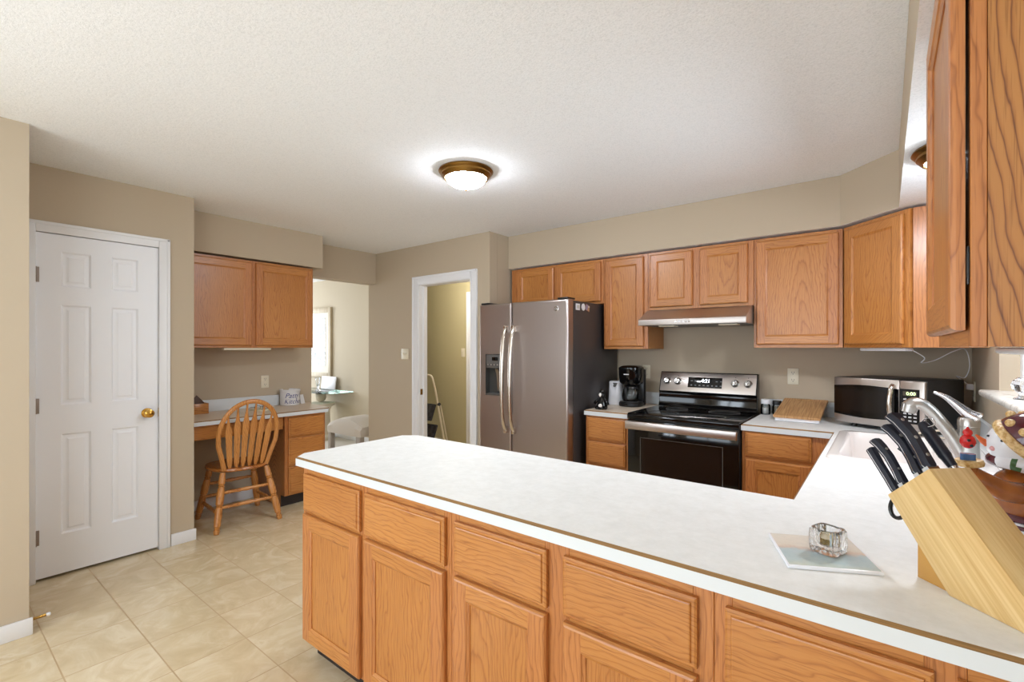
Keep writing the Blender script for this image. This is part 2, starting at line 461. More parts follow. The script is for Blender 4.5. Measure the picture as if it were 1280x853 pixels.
# wall behind the camera with an added patio door opening for light
b = B().box(-3.34, -2.75, -3.12, -3.0, 0, H).box(-0.15, 0.53, -3.12, -3.0, 0, H).box(-2.75, -0.15, -3.12, -3.0, 2.1, H)
struct('wall_back', b, 'wall')
b = B()
for x0, x1 in ((-2.75, -2.67), (-1.49, -1.41), (-0.23, -0.15)): b.box(x0, x1, -3.06, -3.02, 0, 2.1, 0.004)
b.box(-2.67, -0.23, -3.06, -3.02, 2.02, 2.1, 0.004).box(-2.67, -0.23, -3.06, -3.02, 0.0, 0.08, 0.004)
struct('added_door_3', b, 'white', label='white framed sliding patio door added behind the camera for light')
# dining room
wall('wall_dining', -9.0, -4.78, 4.09, 4.20, m_='wall_lit')
wall('wall_dining_right', -4.84, -4.78, 3.412, 4.088, m_='wall_lit')
wall('wall_dining_near', -9.0, -4.702, 0.55, 0.66, m_='wall_lit')
b = B().box(-9.0, -8.9, 0.662, 1.5, 0, H).box(-9.0, -8.9, 3.7, 4.088, 0, H).box(-9.0, -8.9, 1.5, 3.7, 0, 0.5).box(-9.0, -8.9, 1.5, 3.7, 2.3, H)  # window opening added for the dining fill lamp
struct('wall_dining_far', b, 'wall_lit')
# laundry hall
wall('wall_hall', -5.72, -2.85, 4.62, 4.72, m_='wall_olive')
wall('wall_hall_left', -5.72, -5.62, 4.202, 4.618, m_='wall_olive')

# soffits above the cabinets
SO = 2.128
struct('soffit_desk', B().box(-4.558, -4.22, 1.265, 2.45, SO, H - 0.001), 'wall')
b = B()
pol = [(-2.847, 3.57), (-0.215, 3.57), (0.06, 3.295), (0.06, 0.55), (0.409, 0.55), (0.409, 3.929), (-2.847, 3.929)]
b.prism(pol, SO, H - 0.001)
for f in b.bm.faces:
    if f.normal.z < -0.5 or all(abs(v.co.z - SO) < 1e-5 for v in f.verts): f.material_index = 1
struct('soffit_kitchen', b, ['wall', 'ceiling'])

# baseboards
def baseboard(name, x0, x1, y0, y1):
    return struct(name, B().box(x0, x1, y0, y1, 0.0, 0.082, 0.004), 'white')
baseboard('baseboard_left', -3.214, -3.202, -0.9, 0.372)
baseboard('baseboard_pantry', -3.879, -3.867, D1 + 0.062, 1.276)
baseboard('baseboard_desk', -4.559, -4.547, 1.266, 1.985)
baseboard('baseboard_laundry', -4.698, L0 - 0.065, 3.287, 3.299)
baseboard('baseboard_dining', -8.898, -4.842, 4.077, 4.089)
baseboard('baseboard_hall', -4.30, -2.962, 4.607, 4.619)

# ------------------------------------------------------------------ pantry door with six panels
def casing(name, axis, a0, a1, top, pos, out, w=0.062, t=0.016):
    """door casing around an opening a0..a1 on a wall plane pos, projecting towards out"""
    b = B()
    def bx(u0, u1, z0, z1):
        p0, p1 = sorted((pos, pos + out * t)); q0, q1 = sorted((pos, pos + out * (t + 0.006)))
        if axis == 'Y':
            b.box(p0, p1, u0, u1, z0, z1, 0.004)
        else:
            b.box(u0, u1, p0, p1, z0, z1, 0.004)
    g = 0.0
    bx(a0 - w, a0 - g, 0, top + w); bx(a1 + g, a1 + w, 0, top + w); bx(a0 - g, a1 + g, top + g, top + w)
    # thicker outer back band
    t2 = t + 0.006
    p0, p1 = sorted((pos, pos + out * t2)); e = 0.018
    for u0, u1, z0, z1 in ((a0 - w - 0.001, a0 - w + e, 0, top + w), (a1 + w - e, a1 + w + 0.001, 0, top + w), (a0 - w, a1 + w, top + w - e, top + w + 0.001)):
        if axis == 'Y': b.box(p0, p1, u0, u1, z0, z1, 0.004)
        else: b.box(u0, u1, p0, p1, z0, z1, 0.004)
    return struct(name, b, 'white')
casing('trim_1', 'Y', D0 + 0.008, D1 - 0.008, DH - 0.008, -3.879, 1)
b = B()
for y0, y1, z0, z1 in ((D0, D0 + 0.006, 0, DH), (D1 - 0.006, D1, 0, DH), (D0 + 0.006, D1 - 0.006, DH - 0.006, DH)): b.box(-3.985, -3.879, y0, y1, z0, z1)
struct('trim_2', b, 'white')

def six_panel(name, M4, w, h, T):
    """slab in local u (width), w (out), v(height); moulded raised panels on the face"""
    b = B(M4)
    us = [0.0, 0.105, 0.257, 0.357, 0.509, w]
    s_ = w / 0.605
    us = [0.0, 0.112 * s_, 0.252 * s_, 0.352 * s_, 0.492 * s_, w]
    vs = [0.0, 0.235, 0.835, 1.01, 1.61, 1.72, 1.93, h]
    T = max(T, 0.014); b.box(0, w, -T, -0.0115, 0, h)
    pan = {(i, j) for i in (1, 3) for j in (1, 3, 5)}
    for i in range(5):
        for j in range(7):
            u0, u1, v0, v1 = us[i], us[i + 1], vs[j], vs[j + 1]
            if (i, j) in pan:
                steps = [(0.0, 0.0), (0.010, -0.010), (0.020, -0.010), (0.034, -0.002)]
                rings = [[(u0 + d, wz, v0 + d), (u1 - d, wz, v0 + d), (u1 - d, wz, v1 - d), (u0 + d, wz, v1 - d)] for d, wz in steps]
                b.loft(rings, 0, False); b.face(rings[-1])
            else:
                b.face([(u0, 0, v0), (u1, 0, v0), (u1, 0, v1), (u0, 0, v1)])
    # rim between face and slab
    for q in (((0, 0), (w, 0)), ((w, 0), (w, h)), ((w, h), (0, h)), ((0, h), (0, 0))):
        b.face([(q[0][0], 0, q[0][1]), (q[0][0], -0.0115, q[0][1]), (q[1][0], -0.0115, q[1][1]), (q[1][0], 0, q[1][1])])
    return b
# local u -> +Y, w(out) -> +X, v -> Z
MD = Matrix(((0, 1, 0, -3.884), (1, 0, 0, D0 + 0.008), (0, 0, 1, 0.018), (0, 0, 0, 1)))
door = struct('door_1', six_panel('door_1', MD, D1 - D0 - 0.016, DH - 0.028, 0.035), 'white_door', label='white six panel pantry door with brass knob')
b = B()
b.lathe([(0.032, 0), (0.032, 0.004), (0.012, 0.010), (0.011, 0.030), (0.022, 0.036), (0.028, 0.048), (0.026, 0.060), (0.012, 0.066), (0.0, 0.067)], (-3.884, 0.992, 0.935), (1, 0, 0), 24)
part('door_knob', b, 'brass', door, 'round brass knob')
for z in (0.26, 1.03, 1.80):
    b = B(); b.lathe([(0.006, 0), (0.007, 0.002), (0.007, 0.088), (0.006, 0.09)], (-3.872, D0 + 0.006, z - 0.045), (0, 0, 1), 12)
    b.box(-3.884, -3.8785, D0 - 0.012, D0 + 0.024, z - 0.044, z + 0.044, 0.001)
    part('hinge', b, 'hinge_metal', door, 'grey metal hinge')
b = B(); b.box(-3.880, -3.8765, D1 - 0.010, D1 - 0.001, 0.905, 0.965, 0.001)
part('strike_plate', b, 'brass', door)

# spring door stop on the end of the near left wall
b = B(); b.lathe([(0.011, 0), (0.011, 0.004), (0.006, 0.006)], (-3.25, 0.361, 0.055), (0, 1, 0), 16)
pts = [(-3.25 + 0.006 * math.cos(i * 1.05), 0.366 + i * 0.058 / 90, 0.055 + 0.006 * math.sin(i * 1.05)) for i in range(91)]
b.tube(pts, 0.0016, 6)
ds = thing('door_stop', 'thin brass spring door stop with white tip low at the near left wall corner', 'door stop', (-3.25, 0.37, 0.055))
part('spring', b, 'brass', ds)
b = B(); b.lathe([(0.008, 0), (0.009, 0.004), (0.009, 0.012), (0.006, 0.016)], (-3.25, 0.423, 0.055), (0, 1, 0), 16)
part('tip', b, 'white_plastic', ds, 'white rubber tip')

# laundry doorway casing and jamb, and a cased door in the hall behind
casing('trim_3', 'X', L0 + 0.008, L1 - 0.008, LH - 0.008, 3.299, -1, w=0.085)
b = B()
for x0, x1, z0, z1 in ((L0, L0 + 0.014, 0, LH), (L1 - 0.014, L1, 0, LH), (L0 + 0.014, L1 - 0.014, LH - 0.014, LH)): b.box(x0, x1, 3.299, 3.411, z0, z1)
for x0, x1, z0, z1 in ((L0 + 0.014, L0 + 0.026, 0, LH - 0.014), (L1 - 0.026, L1 - 0.014, 0, LH - 0.014)): b.box(x0, x1, 3.35, 3.385, z0, z1, 0.002)
jamb = struct('trim_4', b, 'white')
b = B(); b.box(L0 + 0.0145, L0 + 0.0165, 3.315, 3.345, 0.88, 0.94, 0.0005)
part('strike_plate', b, 'brass_old', jamb)
casing('trim_5', 'X', -4.31, -3.50, 2.04, 4.619, -1, w=0.075)
MD2 = Matrix(((1, 0, 0, -4.305), (0, -1, 0, 4.604), (0, 0, 1, 0.01), (0, 0, 0, 1)))
struct('door_2', six_panel('door_2', MD2, 0.80, 2.02, 0.004), 'white_door', label='white door in the hall behind the laundry doorway')

# sink window
w1 = B()
fx0, fx1 = 0.475, 0.515
for y0, y1, z0, z1 in ((WY0, WY0 + 0.06, WZ0 + 0.03, WZ1), (WY1 - 0.06, WY1, WZ0 + 0.03, WZ1), (WY0 + 0.06, WY1 - 0.06, WZ1 - 0.06, WZ1), (WY0 + 0.06, WY1 - 0.06, WZ0 + 0.03, WZ0 + 0.08)):
    w1.box(fx0, fx1, y0, y1, z0, z1, 0.006)
mid = (WY0 + WY1) / 2
w1.box(fx0 + 0.003, fx1, mid - 0.03, mid + 0.03, WZ0 + 0.08, WZ1 - 0.06, 0.006)
for y in (mid + 0.22, mid + 0.42, mid - 0.22, mid - 0.42): w1.box(fx0 + 0.012, fx1 - 0.012, y - 0.009, y + 0.009, WZ0 + 0.08, WZ1 - 0.06, 0.003)
win = struct('window_1', w1, 'white', label='white framed window over the sink')
b = B(); b.box(0.494, 0.498, WY0 + 0.05, WY1 - 0.05, WZ0 + 0.07, WZ1 - 0.05); part('pane', b, 'glass', win)
b = B(); b.box(0.345, 0.474, WY0 - 0.03, WY1 + 0.035, WZ0 - 0.002, WZ0 + 0.026, 0.011, seg=4); struct('trim_6', b, 'marble', label='white marble window sill')
b = B()
for y0, y1, z0, z1 in ((-2.6, -2.54, 0.85, 2.05), (-0.96, -0.9, 0.85, 2.05), (-2.54, -0.96, 1.99, 2.05), (-2.54, -0.96, 0.85, 0.91), (-1.78, -1.72, 0.91, 1.99)): b.box(0.45, 0.50, y0, y1, z0, z1, 0.005)
struct('added_window_4', b, 'white', label='white framed window added behind the camera for light')
# frames of the added left window (behind camera) and added dining window
b = B()
for y0, y1, z0, z1 in ((-2.5, -2.44, 0.85, 2.05), (-0.96, -0.9, 0.85, 2.05), (-2.44, -0.96, 1.99, 2.05), (-2.44, -0.96, 0.85, 0.91), (-1.72, -1.68, 0.91, 1.99)): b.box(-3.31, -3.25, y0, y1, z0, z1, 0.005)
struct('added_window_2', b, 'white', label='white framed window added in the near left wall for light')
b = B()
for y0, y1, z0, z1 in ((1.5, 1.57, 0.5, 2.3), (3.63, 3.7, 0.5, 2.3), (1.57, 3.63, 2.23, 2.3), (1.57, 3.63, 0.5, 0.57), (2.57, 2.63, 0.57, 2.23)): b.box(-8.98, -8.92, y0, y1, z0, z1, 0.005)
struct('added_window_3', b, 'white', label='white framed window added to light the dining room')

# ------------------------------------------------------------------ cabinets
def frame_mtx(origin, u, n):
    """local (u, w, v): x along u, y outward along n, z up"""
    u = Vector(u).normalized(); n = Vector(n).normalized()
    return Matrix(((u.x, n.x, 0, origin[0]), (u.y, n.y, 0, origin[1]), (0, 0, 1, origin[2]), (0, 0, 0, 1)))

def door_b(mt, u0, u1, v0, v1, T=0.019, fr=0.057, w0=0.0015):
    """framed cabinet door; slots 0 stile 1 rail 2 panel"""
    b = B(mt)
    F = w0 + T
    def rect(d, w): return [(u0 + d, w, v0 + d), (u1 - d, w, v0 + d), (u1 - d, w, v1 - d), (u0 + d, w, v1 - d)]
    steps = [(0.0, w0), (0.0, F - 0.008), (0.004, F - 0.002), (0.009, F)]
    for (d0, wa), (d1, wb) in zip(steps, steps[1:]):
        r0, r1 = rect(d0, wa), rect(d1, wb)
        for i, mi in enumerate((1, 0, 1, 0)):
            b.face([r0[i], r0[(i + 1) % 4], r1[(i + 1) % 4], r1[i]], mi)
    b.face(rect(0, w0)[::-1], 2)
    o0, o1, p0, p1 = u0 + 0.009, u1 - 0.009, v0 + 0.009, v1 - 0.009
    i0, i1, j0, j1 = u0 + fr, u1 - fr, v0 + fr, v1 - fr
    b.face([(o0, F, p0), (i0, F, p0), (i0, F, p1), (o0, F, p1)], 0)
    b.face([(i1, F, p0), (o1, F, p0), (o1, F, p1), (i1, F, p1)], 0)
    b.face([(i0, F, p0), (i1, F, p0), (i1, F, j0), (i0, F, j0)], 1)
    b.face([(i0, F, j1), (i1, F, j1), (i1, F, p1), (i0, F, p1)], 1)
    st = [(fr, F), (fr + 0.003, F - 0.003), (fr + 0.011, F - 0.007), (fr + 0.011, F - 0.010)]
    for (d0, wa), (d1, wb) in zip(st, st[1:]):
        r0, r1 = rect(d0, wa), rect(d1, wb)
        for i, mi in enumerate((1, 0, 1, 0)): b.face([r0[i], r0[(i + 1) % 4], r1[(i + 1) % 4], r1[i]], mi)
    b.face(rect(fr + 0.011, F - 0.010), 2)
    return b
def drawer_b(mt, u0, u1, v0, v1, T=0.019, w0=0.0015):
    b = B(mt); F = w0 + T
    def rect(d, w): return [(u0 + d, w, v0 + d), (u1 - d, w, v0 + d), (u1 - d, w, v1 - d), (u0 + d, w, v1 - d)]
    steps = [(0.0, w0), (0.0, F - 0.008), (0.005, F - 0.005), (0.011, F - 0.005), (0.013, F - 0.001), (0.016, F)]
    for (d0, wa), (d1, wb) in zip(steps, steps[1:]):
        r0, r1 = rect(d0, wa), rect(d1, wb)
        for i in range(4): b.face([r0[i], r0[(i + 1) % 4], r1[(i + 1) % 4], r1[i]])
    b.face(rect(0.016, F)); b.face(rect(0, w0)[::-1])
    return b

def cabinet(name, label, cat, group, origin, u, n, W, z0, z1, D, stiles, rails, doors=(), drawers=(), toe=0.0, body_top=None, gap=0.0015, rail_m='oak_hx', draw_m='oak_dx', door_name='door', fr=0.057, end_m='oak_v', toe_parts=True):
    """origin = left end of the face frame front at floor level; everything in face coordinates"""
    mt = frame_mtx((origin[0], origin[1], 0), u, n)
    c = mt @ Vector((W / 2, -D / 2, z0))
    t_ = thing(name, label, cat, c, group)
    b = B(mt)
    if toe:
        b.prism([(-D, z0), (-0.07, z0), (-0.07, z0 + toe), (-0.0195, z0 + toe), (-0.0195, body_top or z1), (-D, body_top or z1)], 0, W, 'X')
    else:
        b.box(0, W, -D, -0.0195, z0, z1)
    part('body', b, end_m, t_)
    if toe:
        b = B(mt); b.box(0.0, W, -0.069, -0.064, z0, z0 + toe - 0.001); part('toe_kick', b, 'toe', t_, 'dark toe kick')
    b = B(mt)
    zz0 = z0 + toe
    for s0, s1 in stiles: b.box(s0, s1, -0.019, 0, zz0, z1, 0.0012, 0, 1)
    ss = sorted(stiles)
    for (a, b_), (c_, d) in zip(ss, ss[1:]):
        for r0, r1 in rails: b.box(b_ + 0.0003, c_ - 0.0003, -0.019, -0.0002, r0, r1, 0.0, 1)
    part('face_frame', b, ['oak_s', rail_m], t_)
    for d in doors: part(door_name, door_b(mt, *d, fr=fr, w0=gap), ['oak_s', rail_m, 'oak_v'], t_)
    for d in drawers: part('drawer', drawer_b(mt, *d), draw_m, t_)
    return t_

CT = 0.895; CB = CT - 0.038          # worktop top and underside
# peninsula: faces the camera (-Y); u runs along +X, n = -Y
PF = 1.075
def pen(label, x0, x1, cols, right_end=False):
    W = x1 - x0
    st = [(0, cols[0][0] - x0 + 0.012)]
    for (a, b_), (c_, d) in zip(cols, cols[1:]): st.append((b_ - x0 - 0.012, c_ - x0 + 0.012))
    st.append((cols[-1][1] - x0 - 0.012, W))
    rails = [(0.10, 0.125), (0.638, 0.688), (0.80, CB)]
    return cabinet('base_cabinet', label, 'cabinet', 'peninsula base cabinets', (x0, PF), (1, 0, 0), (0, -1, 0), W, 0.0, CB, 0.60, st, rails,
                   [(a - x0, b_ - x0, 0.108, 0.652) for a, b_ in cols], [(a - x0, b_ - x0, 0.668, 0.824) for a, b_ in cols], toe=0.10)
pen('oak base cabinet at the free left end of the peninsula, two doors under two drawers', -2.005, -1.090, [(-1.985, -1.573), (-1.540, -1.110)])
pen('oak base cabinet in the middle of the peninsula under the plain stretch of worktop', -1.089, -0.290, [(-1.066, -0.717), (-0.664, -0.322)])
pen('oak base cabinet at the right end of the peninsula below the knife block', -0.289, 0.406, [(-0.264, 0.065), (0.095, 0.385)])

# base units on the stove wall: face -Y
SF = 3.235
cabinet('drawer_unit', 'narrow oak drawer unit between the fridge and the range', 'cabinet', None, (-1.812, SF), (1, 0, 0), (0, -1, 0), 0.35, 0.0, CB, 0.68,
        [(0, 0.035), (0.315, 0.35)], [(0.1, 0.115), (0.29, 0.31), (0.477, 0.497), (0.655, 0.68), (0.835, CB)], [],
        [(0.018, 0.330, 0.110, 0.287), (0.018, 0.330, 0.305, 0.480), (0.018, 0.330, 0.494, 0.660), (0.018, 0.330, 0.676, 0.840)], toe=0.10)
cabinet('base_cabinet', 'oak base cabinet to the right of the range, one drawer above a door', 'cabinet', None, (-0.704, SF), (1, 0, 0), (0, -1, 0), 0.475, 0.0, CB, 0.68,
        [(0, 0.035), (0.365, 0.475)], [(0.1, 0.125), (0.672, 0.712), (0.835, CB)], [(0.020, 0.372, 0.108, 0.685)], [(0.020, 0.372, 0.703, 0.850)], toe=0.10)
# sink base: faces -X, u runs along -Y
cabinet('sink_cabinet', 'oak sink base cabinet under the white sink, seen only as its worktop edge', 'cabinet', None, (-0.205, 3.21), (0, -1, 0), (-1, 0, 0), 1.51, 0.0, CB, 0.61,
        [(0, 0.30), (0.70, 0.75), (1.15, 1.51)], [(0.1, 0.125), (0.638, 0.688), (0.80, CB)],
        [(0.29, 0.712, 0.108, 0.652), (0.738, 1.16, 0.108, 0.652)], [(0.29, 0.712, 0.668, 0.824), (0.738, 1.16, 0.668, 0.824)], toe=0.10, rail_m='oak_hy', draw_m='oak_dy', body_top=0.70)

# wall cabinets on the stove wall
UF = 3.592; UB = 1.372; UT = 2.113; UD = 0.335
def upper(label, x0, x1, zb, doors, group='oak wall cabinets along the stove wall', fr=0.055):
    W = x1 - x0; ds = [(a - x0, b_ - x0, zb + 0.020, UT - 0.020) for a, b_ in doors]
    st = [(0, ds[0][0] + 0.012)] + [(p[1] - 0.012, q[0] + 0.012) for p, q in zip(ds, ds[1:])] + [(ds[-1][1] - 0.012, W)]
    return cabinet('wall_cabinet', label, 'cabinet', group, (x0, UF), (1, 0, 0), (0, -1, 0), W, zb, UT, UD, st, [(zb, zb + 0.034), (UT - 0.034, UT)], ds, fr=fr)
upper('short oak wall cabinet with two doors above the fridge', -2.820, -1.845, 1.742, [(-2.745, -2.335), (-2.312, -1.868)])
upper('tall narrow oak wall cabinet with one door between the fridge and the hood', -1.843, -1.462, UB - 0.010, [(-1.828, -1.494)])
upper('short oak wall cabinet with two doors above the range hood', -1.460, -0.708, 1.664, [(-1.442, -1.116), (-1.066, -0.744)])
upper('large oak wall cabinet with one wide door to the right of the hood', -0.706, -0.204, UB, [(-0.690, -0.224)])
# diagonal corner cabinet
cdx = math.sqrt(0.5)
mt = frame_mtx((-0.200, 3.590, 0), (cdx, -cdx, 0), (-cdx, -cdx, 0))
ct_ = thing('corner_cabinet', 'diagonal oak corner wall cabinet above the microwave', 'cabinet', (0.15, 3.6, UB))
LEN = 0.305 / cdx
b = B(); b.prism([(-0.200 + 0.014, 3.604), (0.105 + 0.014, 3.299 + 0.0), (0.119, 3.285), (0.407, 3.285), (0.407, 3.927), (-0.200, 3.927)], UB, UT)
part('body', b, 'oak_s', ct_)
b = B(mt)
b.box(0, 0.045, -0.019, 0, UB, UT, 0.001).box(LEN - 0.045, LEN, -0.019, 0, UB, UT, 0.001)
b.box(0.0453, LEN - 0.0453, -0.019, -0.0002, UB, UB + 0.034, 0, 1).box(0.0453, LEN - 0.0453, -0.019, -0.0002, UT - 0.034, UT, 0, 1)
part('face_frame', b, ['oak_sd', 'oak_hx'], ct_)
part('door', door_b(mt, 0.022, LEN - 0.030, UB + 0.020, UT - 0.020, fr=0.055), ['oak_sd', 'oak_hx', 'oak_vd'], ct_)
# near wall cabinet on the window wall, close to the camera (faces -X)
nc = cabinet('wall_cabinet', 'oak wall cabinet close to the camera at the top right, grained end panel towards us', 'cabinet', None, (0.105, 1.570), (0, -1, 0), (-1, 0, 0), 0.548, UB, UT, 0.302,
        [(0, 0.030), (0.518, 0.548)], [(UB, UB + 0.034), (UT - 0.034, UT)], [(0.006, 0.540, UB + 0.026, UT - 0.020)], rail_m='oak_hy', fr=0.060, end_m='oak_end', gap=0.005)
for z in (1.50, 1.99):
    b = B(); b.box(0.1015, 0.1045, 1.026, 1.036, z - 0.03, z + 0.03, 0.001).lathe([(0.0022, 0), (0.0022, 0.04)], (0.1030, 1.0262, z - 0.02), (0, 0, 1), 10)
    part('hinge', b, 'black_plastic', nc, 'dark hinge')

# desk corner: wall cabinet, drawer pedestal with apron drawer, worktop
dk = cabinet('wall_cabinet', 'oak wall cabinet with two doors above the desk', 'cabinet', None, (-4.24, 1.268), (0, 1, 0), (1, 0, 0), 1.094, UB, UT, 0.316,
        [(0, 0.03), (0.53, 0.59), (1.06, 1.094)], [(UB, UB + 0.034), (UT - 0.034, UT)], [(0.02, 0.543, UB + 0.018, UT - 0.018), (0.572, 1.082, UB + 0.018, UT - 0.018)], rail_m='oak_hy')
DT = 0.825
dp = cabinet('desk_pedestal', 'oak desk pedestal with three drawers to the right of the chair', 'cabinet', None, (-4.03, 1.990), (0, 1, 0), (1, 0, 0), 0.372, 0.0, DT - 0.036, 0.52,
        [(0, 0.036), (0.345, 0.372)], [(0.1, 0.115), (0.335, 0.365), (0.585, 0.61), (0.755, DT - 0.036)], [],
        [(0.030, 0.354, 0.112, 0.345), (0.030, 0.354, 0.358, 0.590), (0.030, 0.354, 0.605, 0.765)], toe=0.10, rail_m='oak_hy', draw_m='oak_dy', end_m='oak_end')
ap = thing('apron_drawer', 'long oak pencil drawer hung under the desk top behind the chair', 'drawer', (-4.3, 1.62, 0.69))
b = B(); b.box(-4.54, -4.05, 1.268, 1.988, 0.70, DT - 0.036); part('body', b, 'oak_s', ap)
part('drawer_front', drawer_b(frame_mtx((-4.05, 1.268, 0), (0, 1, 0), (1, 0, 0)), 0.01, 0.71, 0.676, DT - 0.04), 'oak_dy', ap)

# ------------------------------------------------------------------ worktops
def offset_poly(p, d):
    """inset a CCW polygon by d"""
    k = len(p); out = []
    for i in range(k):
        a = Vector(p[i - 1]); b_ = Vector(p[i]); c = Vector(p[(i + 1) % k])
        e1 = (b_ - a).normalized(); e2 = (c - b_).normalized()
        n1 = Vector((-e1.y, e1.x)); n2 = Vector((-e2.y, e2.x))
        m_ = (n1 + n2) / (1 + n1.dot(n2)); out.append(tuple(b_ + m_ * d))
    return out
def worktop(b, poly, z0, z1, e=0.007, holes=()):
    inn = offset_poly(poly, e)
    k = len(poly)
    lo = [b._v((*p, z0)) for p in poly]; mi_ = [b._v((*p, z1 - e)) for p in poly]; hi = [b._v((*p, z1)) for p in inn]
    for i in range(k):
        j = (i + 1) % k
        f = b.bm.faces.new([lo[i], lo[j], mi_[j], mi_[i]]); f.material_index = 1
        f = b.bm.faces.new([mi_[i], mi_[j], hi[j], hi[i]]); f.material_index = 2
    for zz, vs, holes_z in ((z1, hi, z1), (z0, lo, z0)):
        es = [b.bm.edges.get((vs[i], vs[(i + 1) % k])) for i in range(k)]
        hv = []
        for h in holes:
            w_ = [b._v((*p, holes_z)) for p in h]; hv.append(w_)
            es += [b.bm.edges.new((w_[i], w_[(i + 1) % len(w_)])) for i in range(len(w_))]
        r = bmesh.ops.triangle_fill(b.bm, use_beauty=True, use_dissolve=False, edges=es)
        for f in r['geom']:
            if isinstance(f, bmesh.types.BMFace): f.material_index = 0
        if zz == z1: top_h = hv
        else: bot_h = hv
    for a, c in zip(top_h, bot_h):
        for i in range(len(a)):
            j = (i + 1) % len(a)
            f = b.bm.faces.new([a[i], a[j], c[j], c[i]]); f.material_index = 1
    return b
SX0, SX1, SY0, SY1 = -0.175, 0.325, 2.455, 3.245   # sink cut-out
pol = [(-2.022, 1.047), (0.408, 1.047), (0.408, 3.927), (-0.706, 3.927), (-0.706, 3.212), (-0.230, 3.212), (-0.230, 1.722), (-1.995, 1.722), (-2.070, 1.665), (-2.070, 1.105)]
wt = thing('worktop', 'long white worktop running from the peninsula past the sink to the range', 'worktop', (-0.8, 1.4, CB))
part('slab', worktop(B(), pol, CB, CT, holes=[[(SX0, SY0), (SX1, SY0), (SX1, SY1), (SX0, SY1)]]), ['lam', 'lam_edge', 'brown_edge'], wt)
b = B(); b.box(-0.706, 0.388, 3.908, 3.928, CT + 0.0002, CT + 0.100, 0.003).box(0.389, 0.409, 1.05, 3.927, CT + 0.0002, CT + 0.100, 0.003)
part('backsplash', b, 'lam_edge', wt)
wt2 = thing('worktop', 'short beige topped worktop piece between the fridge and the range', 'worktop', (-1.63, 3.5, CB))
part('slab', worktop(B(), [(-1.818, 3.212), (-1.462, 3.212), (-1.462, 3.927), (-1.818, 3.927)], CB, CT), ['lam_beige', 'lam_edge', 'brown_edge'], wt2)
b = B(); b.box(-1.818, -1.462, 3.908, 3.928, CT + 0.0002, CT + 0.100, 0.003); part('backsplash', b, 'lam_edge', wt2)
wt3 = thing('worktop', 'beige topped desk worktop with a clipped corner behind the chair', 'worktop', (-4.28, 1.8, DT - 0.036))
part('slab', worktop(B(), [(-3.990, 1.268), (-3.990, 2.370), (-4.03, 2.405), (-4.37, 2.43), (-4.558, 2.515), (-4.558, 1.268)], DT - 0.036, DT), ['lam_beige', 'lam_edge', 'brown_edge'], wt3)
b = B(); b.box(-4.558, -4.540, 1.268, 2.19, DT + 0.0002, DT + 0.100, 0.003); part('backsplash', b, 'lam_edge', wt3)

# ------------------------------------------------------------------ refrigerator
fx0, fx1, fys = -2.765, -1.872, -2.412
fr_ = thing('refrigerator', 'stainless side by side fridge with dark grey sides and ice dispenser', 'fridge', (-2.32, 3.45, 0))
b = B(); b.box(fx0 + 0.004, fx1, 3.145, 3.905, 0.03, 1.735, 0.004); part('body', b, 'fridge_side', fr_, 'dark grey cabinet')
b = B(); b.box(fx0 + 0.03, fx1 - 0.03, 3.12, 3.15, 0.0, 0.095, 0.002); part('base_grille', b, 'black_plastic', fr_)
DX0, DX1, DZ0, DZ1 = -2.693, -2.492, 0.968, 1.318
b = B()
# freezer door built round the dispenser recess, with softly rounded outer edges
def door_slab(b, x0, x1, z0, z1, y0=3.064, y1=3.140, r=0.016, hole=None):
    def ring(d, y): return [(x0 + d, y, z0 + d), (x1 - d, y, z0 + d), (x1 - d, y, z1 - d), (x0 + d, y, z1 - d)]
    st = [(0, y1), (0, y0 + r)] + [(r - r * math.cos(a), y0 + r - r * math.sin(a)) for a in (0.4, 0.8, 1.2)] + [(r, y0)]
    rings = [ring(d, y) for d, y in st]
    b.loft(rings, 0, False); b.face(ring(0, y1))
    X0, X1, Z0, Z1 = x0 + r, x1 - r, z0 + r, z1 - r
    if not hole: b.face(ring(r, y0)); return
    a0, a1, c0, c1 = hole
    for q in ((X0, a0, Z0, Z1), (a1, X1, Z0, Z1), (a0, a1, Z0, c0), (a0, a1, c1, Z1)):
        b.face([(q[0], y0, q[2]), (q[1], y0, q[2]), (q[1], y0, q[3]), (q[0], y0, q[3])])
    d = 0.055
    for p, q in (((a0, c0), (a1, c0)), ((a1, c0), (a1, c1)), ((a1, c1), (a0, c1)), ((a0, c1), (a0, c0))):
        b.face([(p[0], y0, p[1]), (q[0], y0, q[1]), (q[0], y0 + d, q[1]), (p[0], y0 + d, p[1])], 1)
    b.face([(a0, y0 + d, c0), (a1, y0 + d, c0), (a1, y0 + d, c1), (a0, y0 + d, c1)], 1)
door_slab(b, fx0, fys - 0.003, 0.10, 1.742, hole=(DX0, DX1, DZ0, DZ1))
fd = part('freezer_door', b, ['steel_fr', 'cavity'], fr_)
b = B(); door_slab(b, fys + 0.003, fx1, 0.10, 1.742); rd = part('fridge_door', b, 'steel_fr', fr_)
b = B(); b.box(DX0 + 0.003, DX1 - 0.003, 3.068, 3.117, 1.198, DZ1 - 0.003, 0.003)
part('dispenser_panel', b, 'grey_plastic', fd)
b = B(); b.prism([(3.066, DZ0 + 0.004), (3.117, DZ0 + 0.004), (3.117, DZ0 + 0.02), (3.066, DZ0 + 0.012)], DX0 + 0.003, DX1 - 0.003, 'X')
part('drip_tray', b, 'grey_plastic', fd)
b = B(); b.box(-2.625, -2.560, 3.0655, 3.069, 1.262, 1.292, 0.001)
part('display', b, 'black_gloss', fd)
for x in (-2.67, -2.635, -2.60, -2.565, -2.53):
    b = B(); b.box(x - 0.006, x + 0.006, 3.0662, 3.069, 1.222, 1.232, 0.001)
    part('button', b, 'steel', fd)
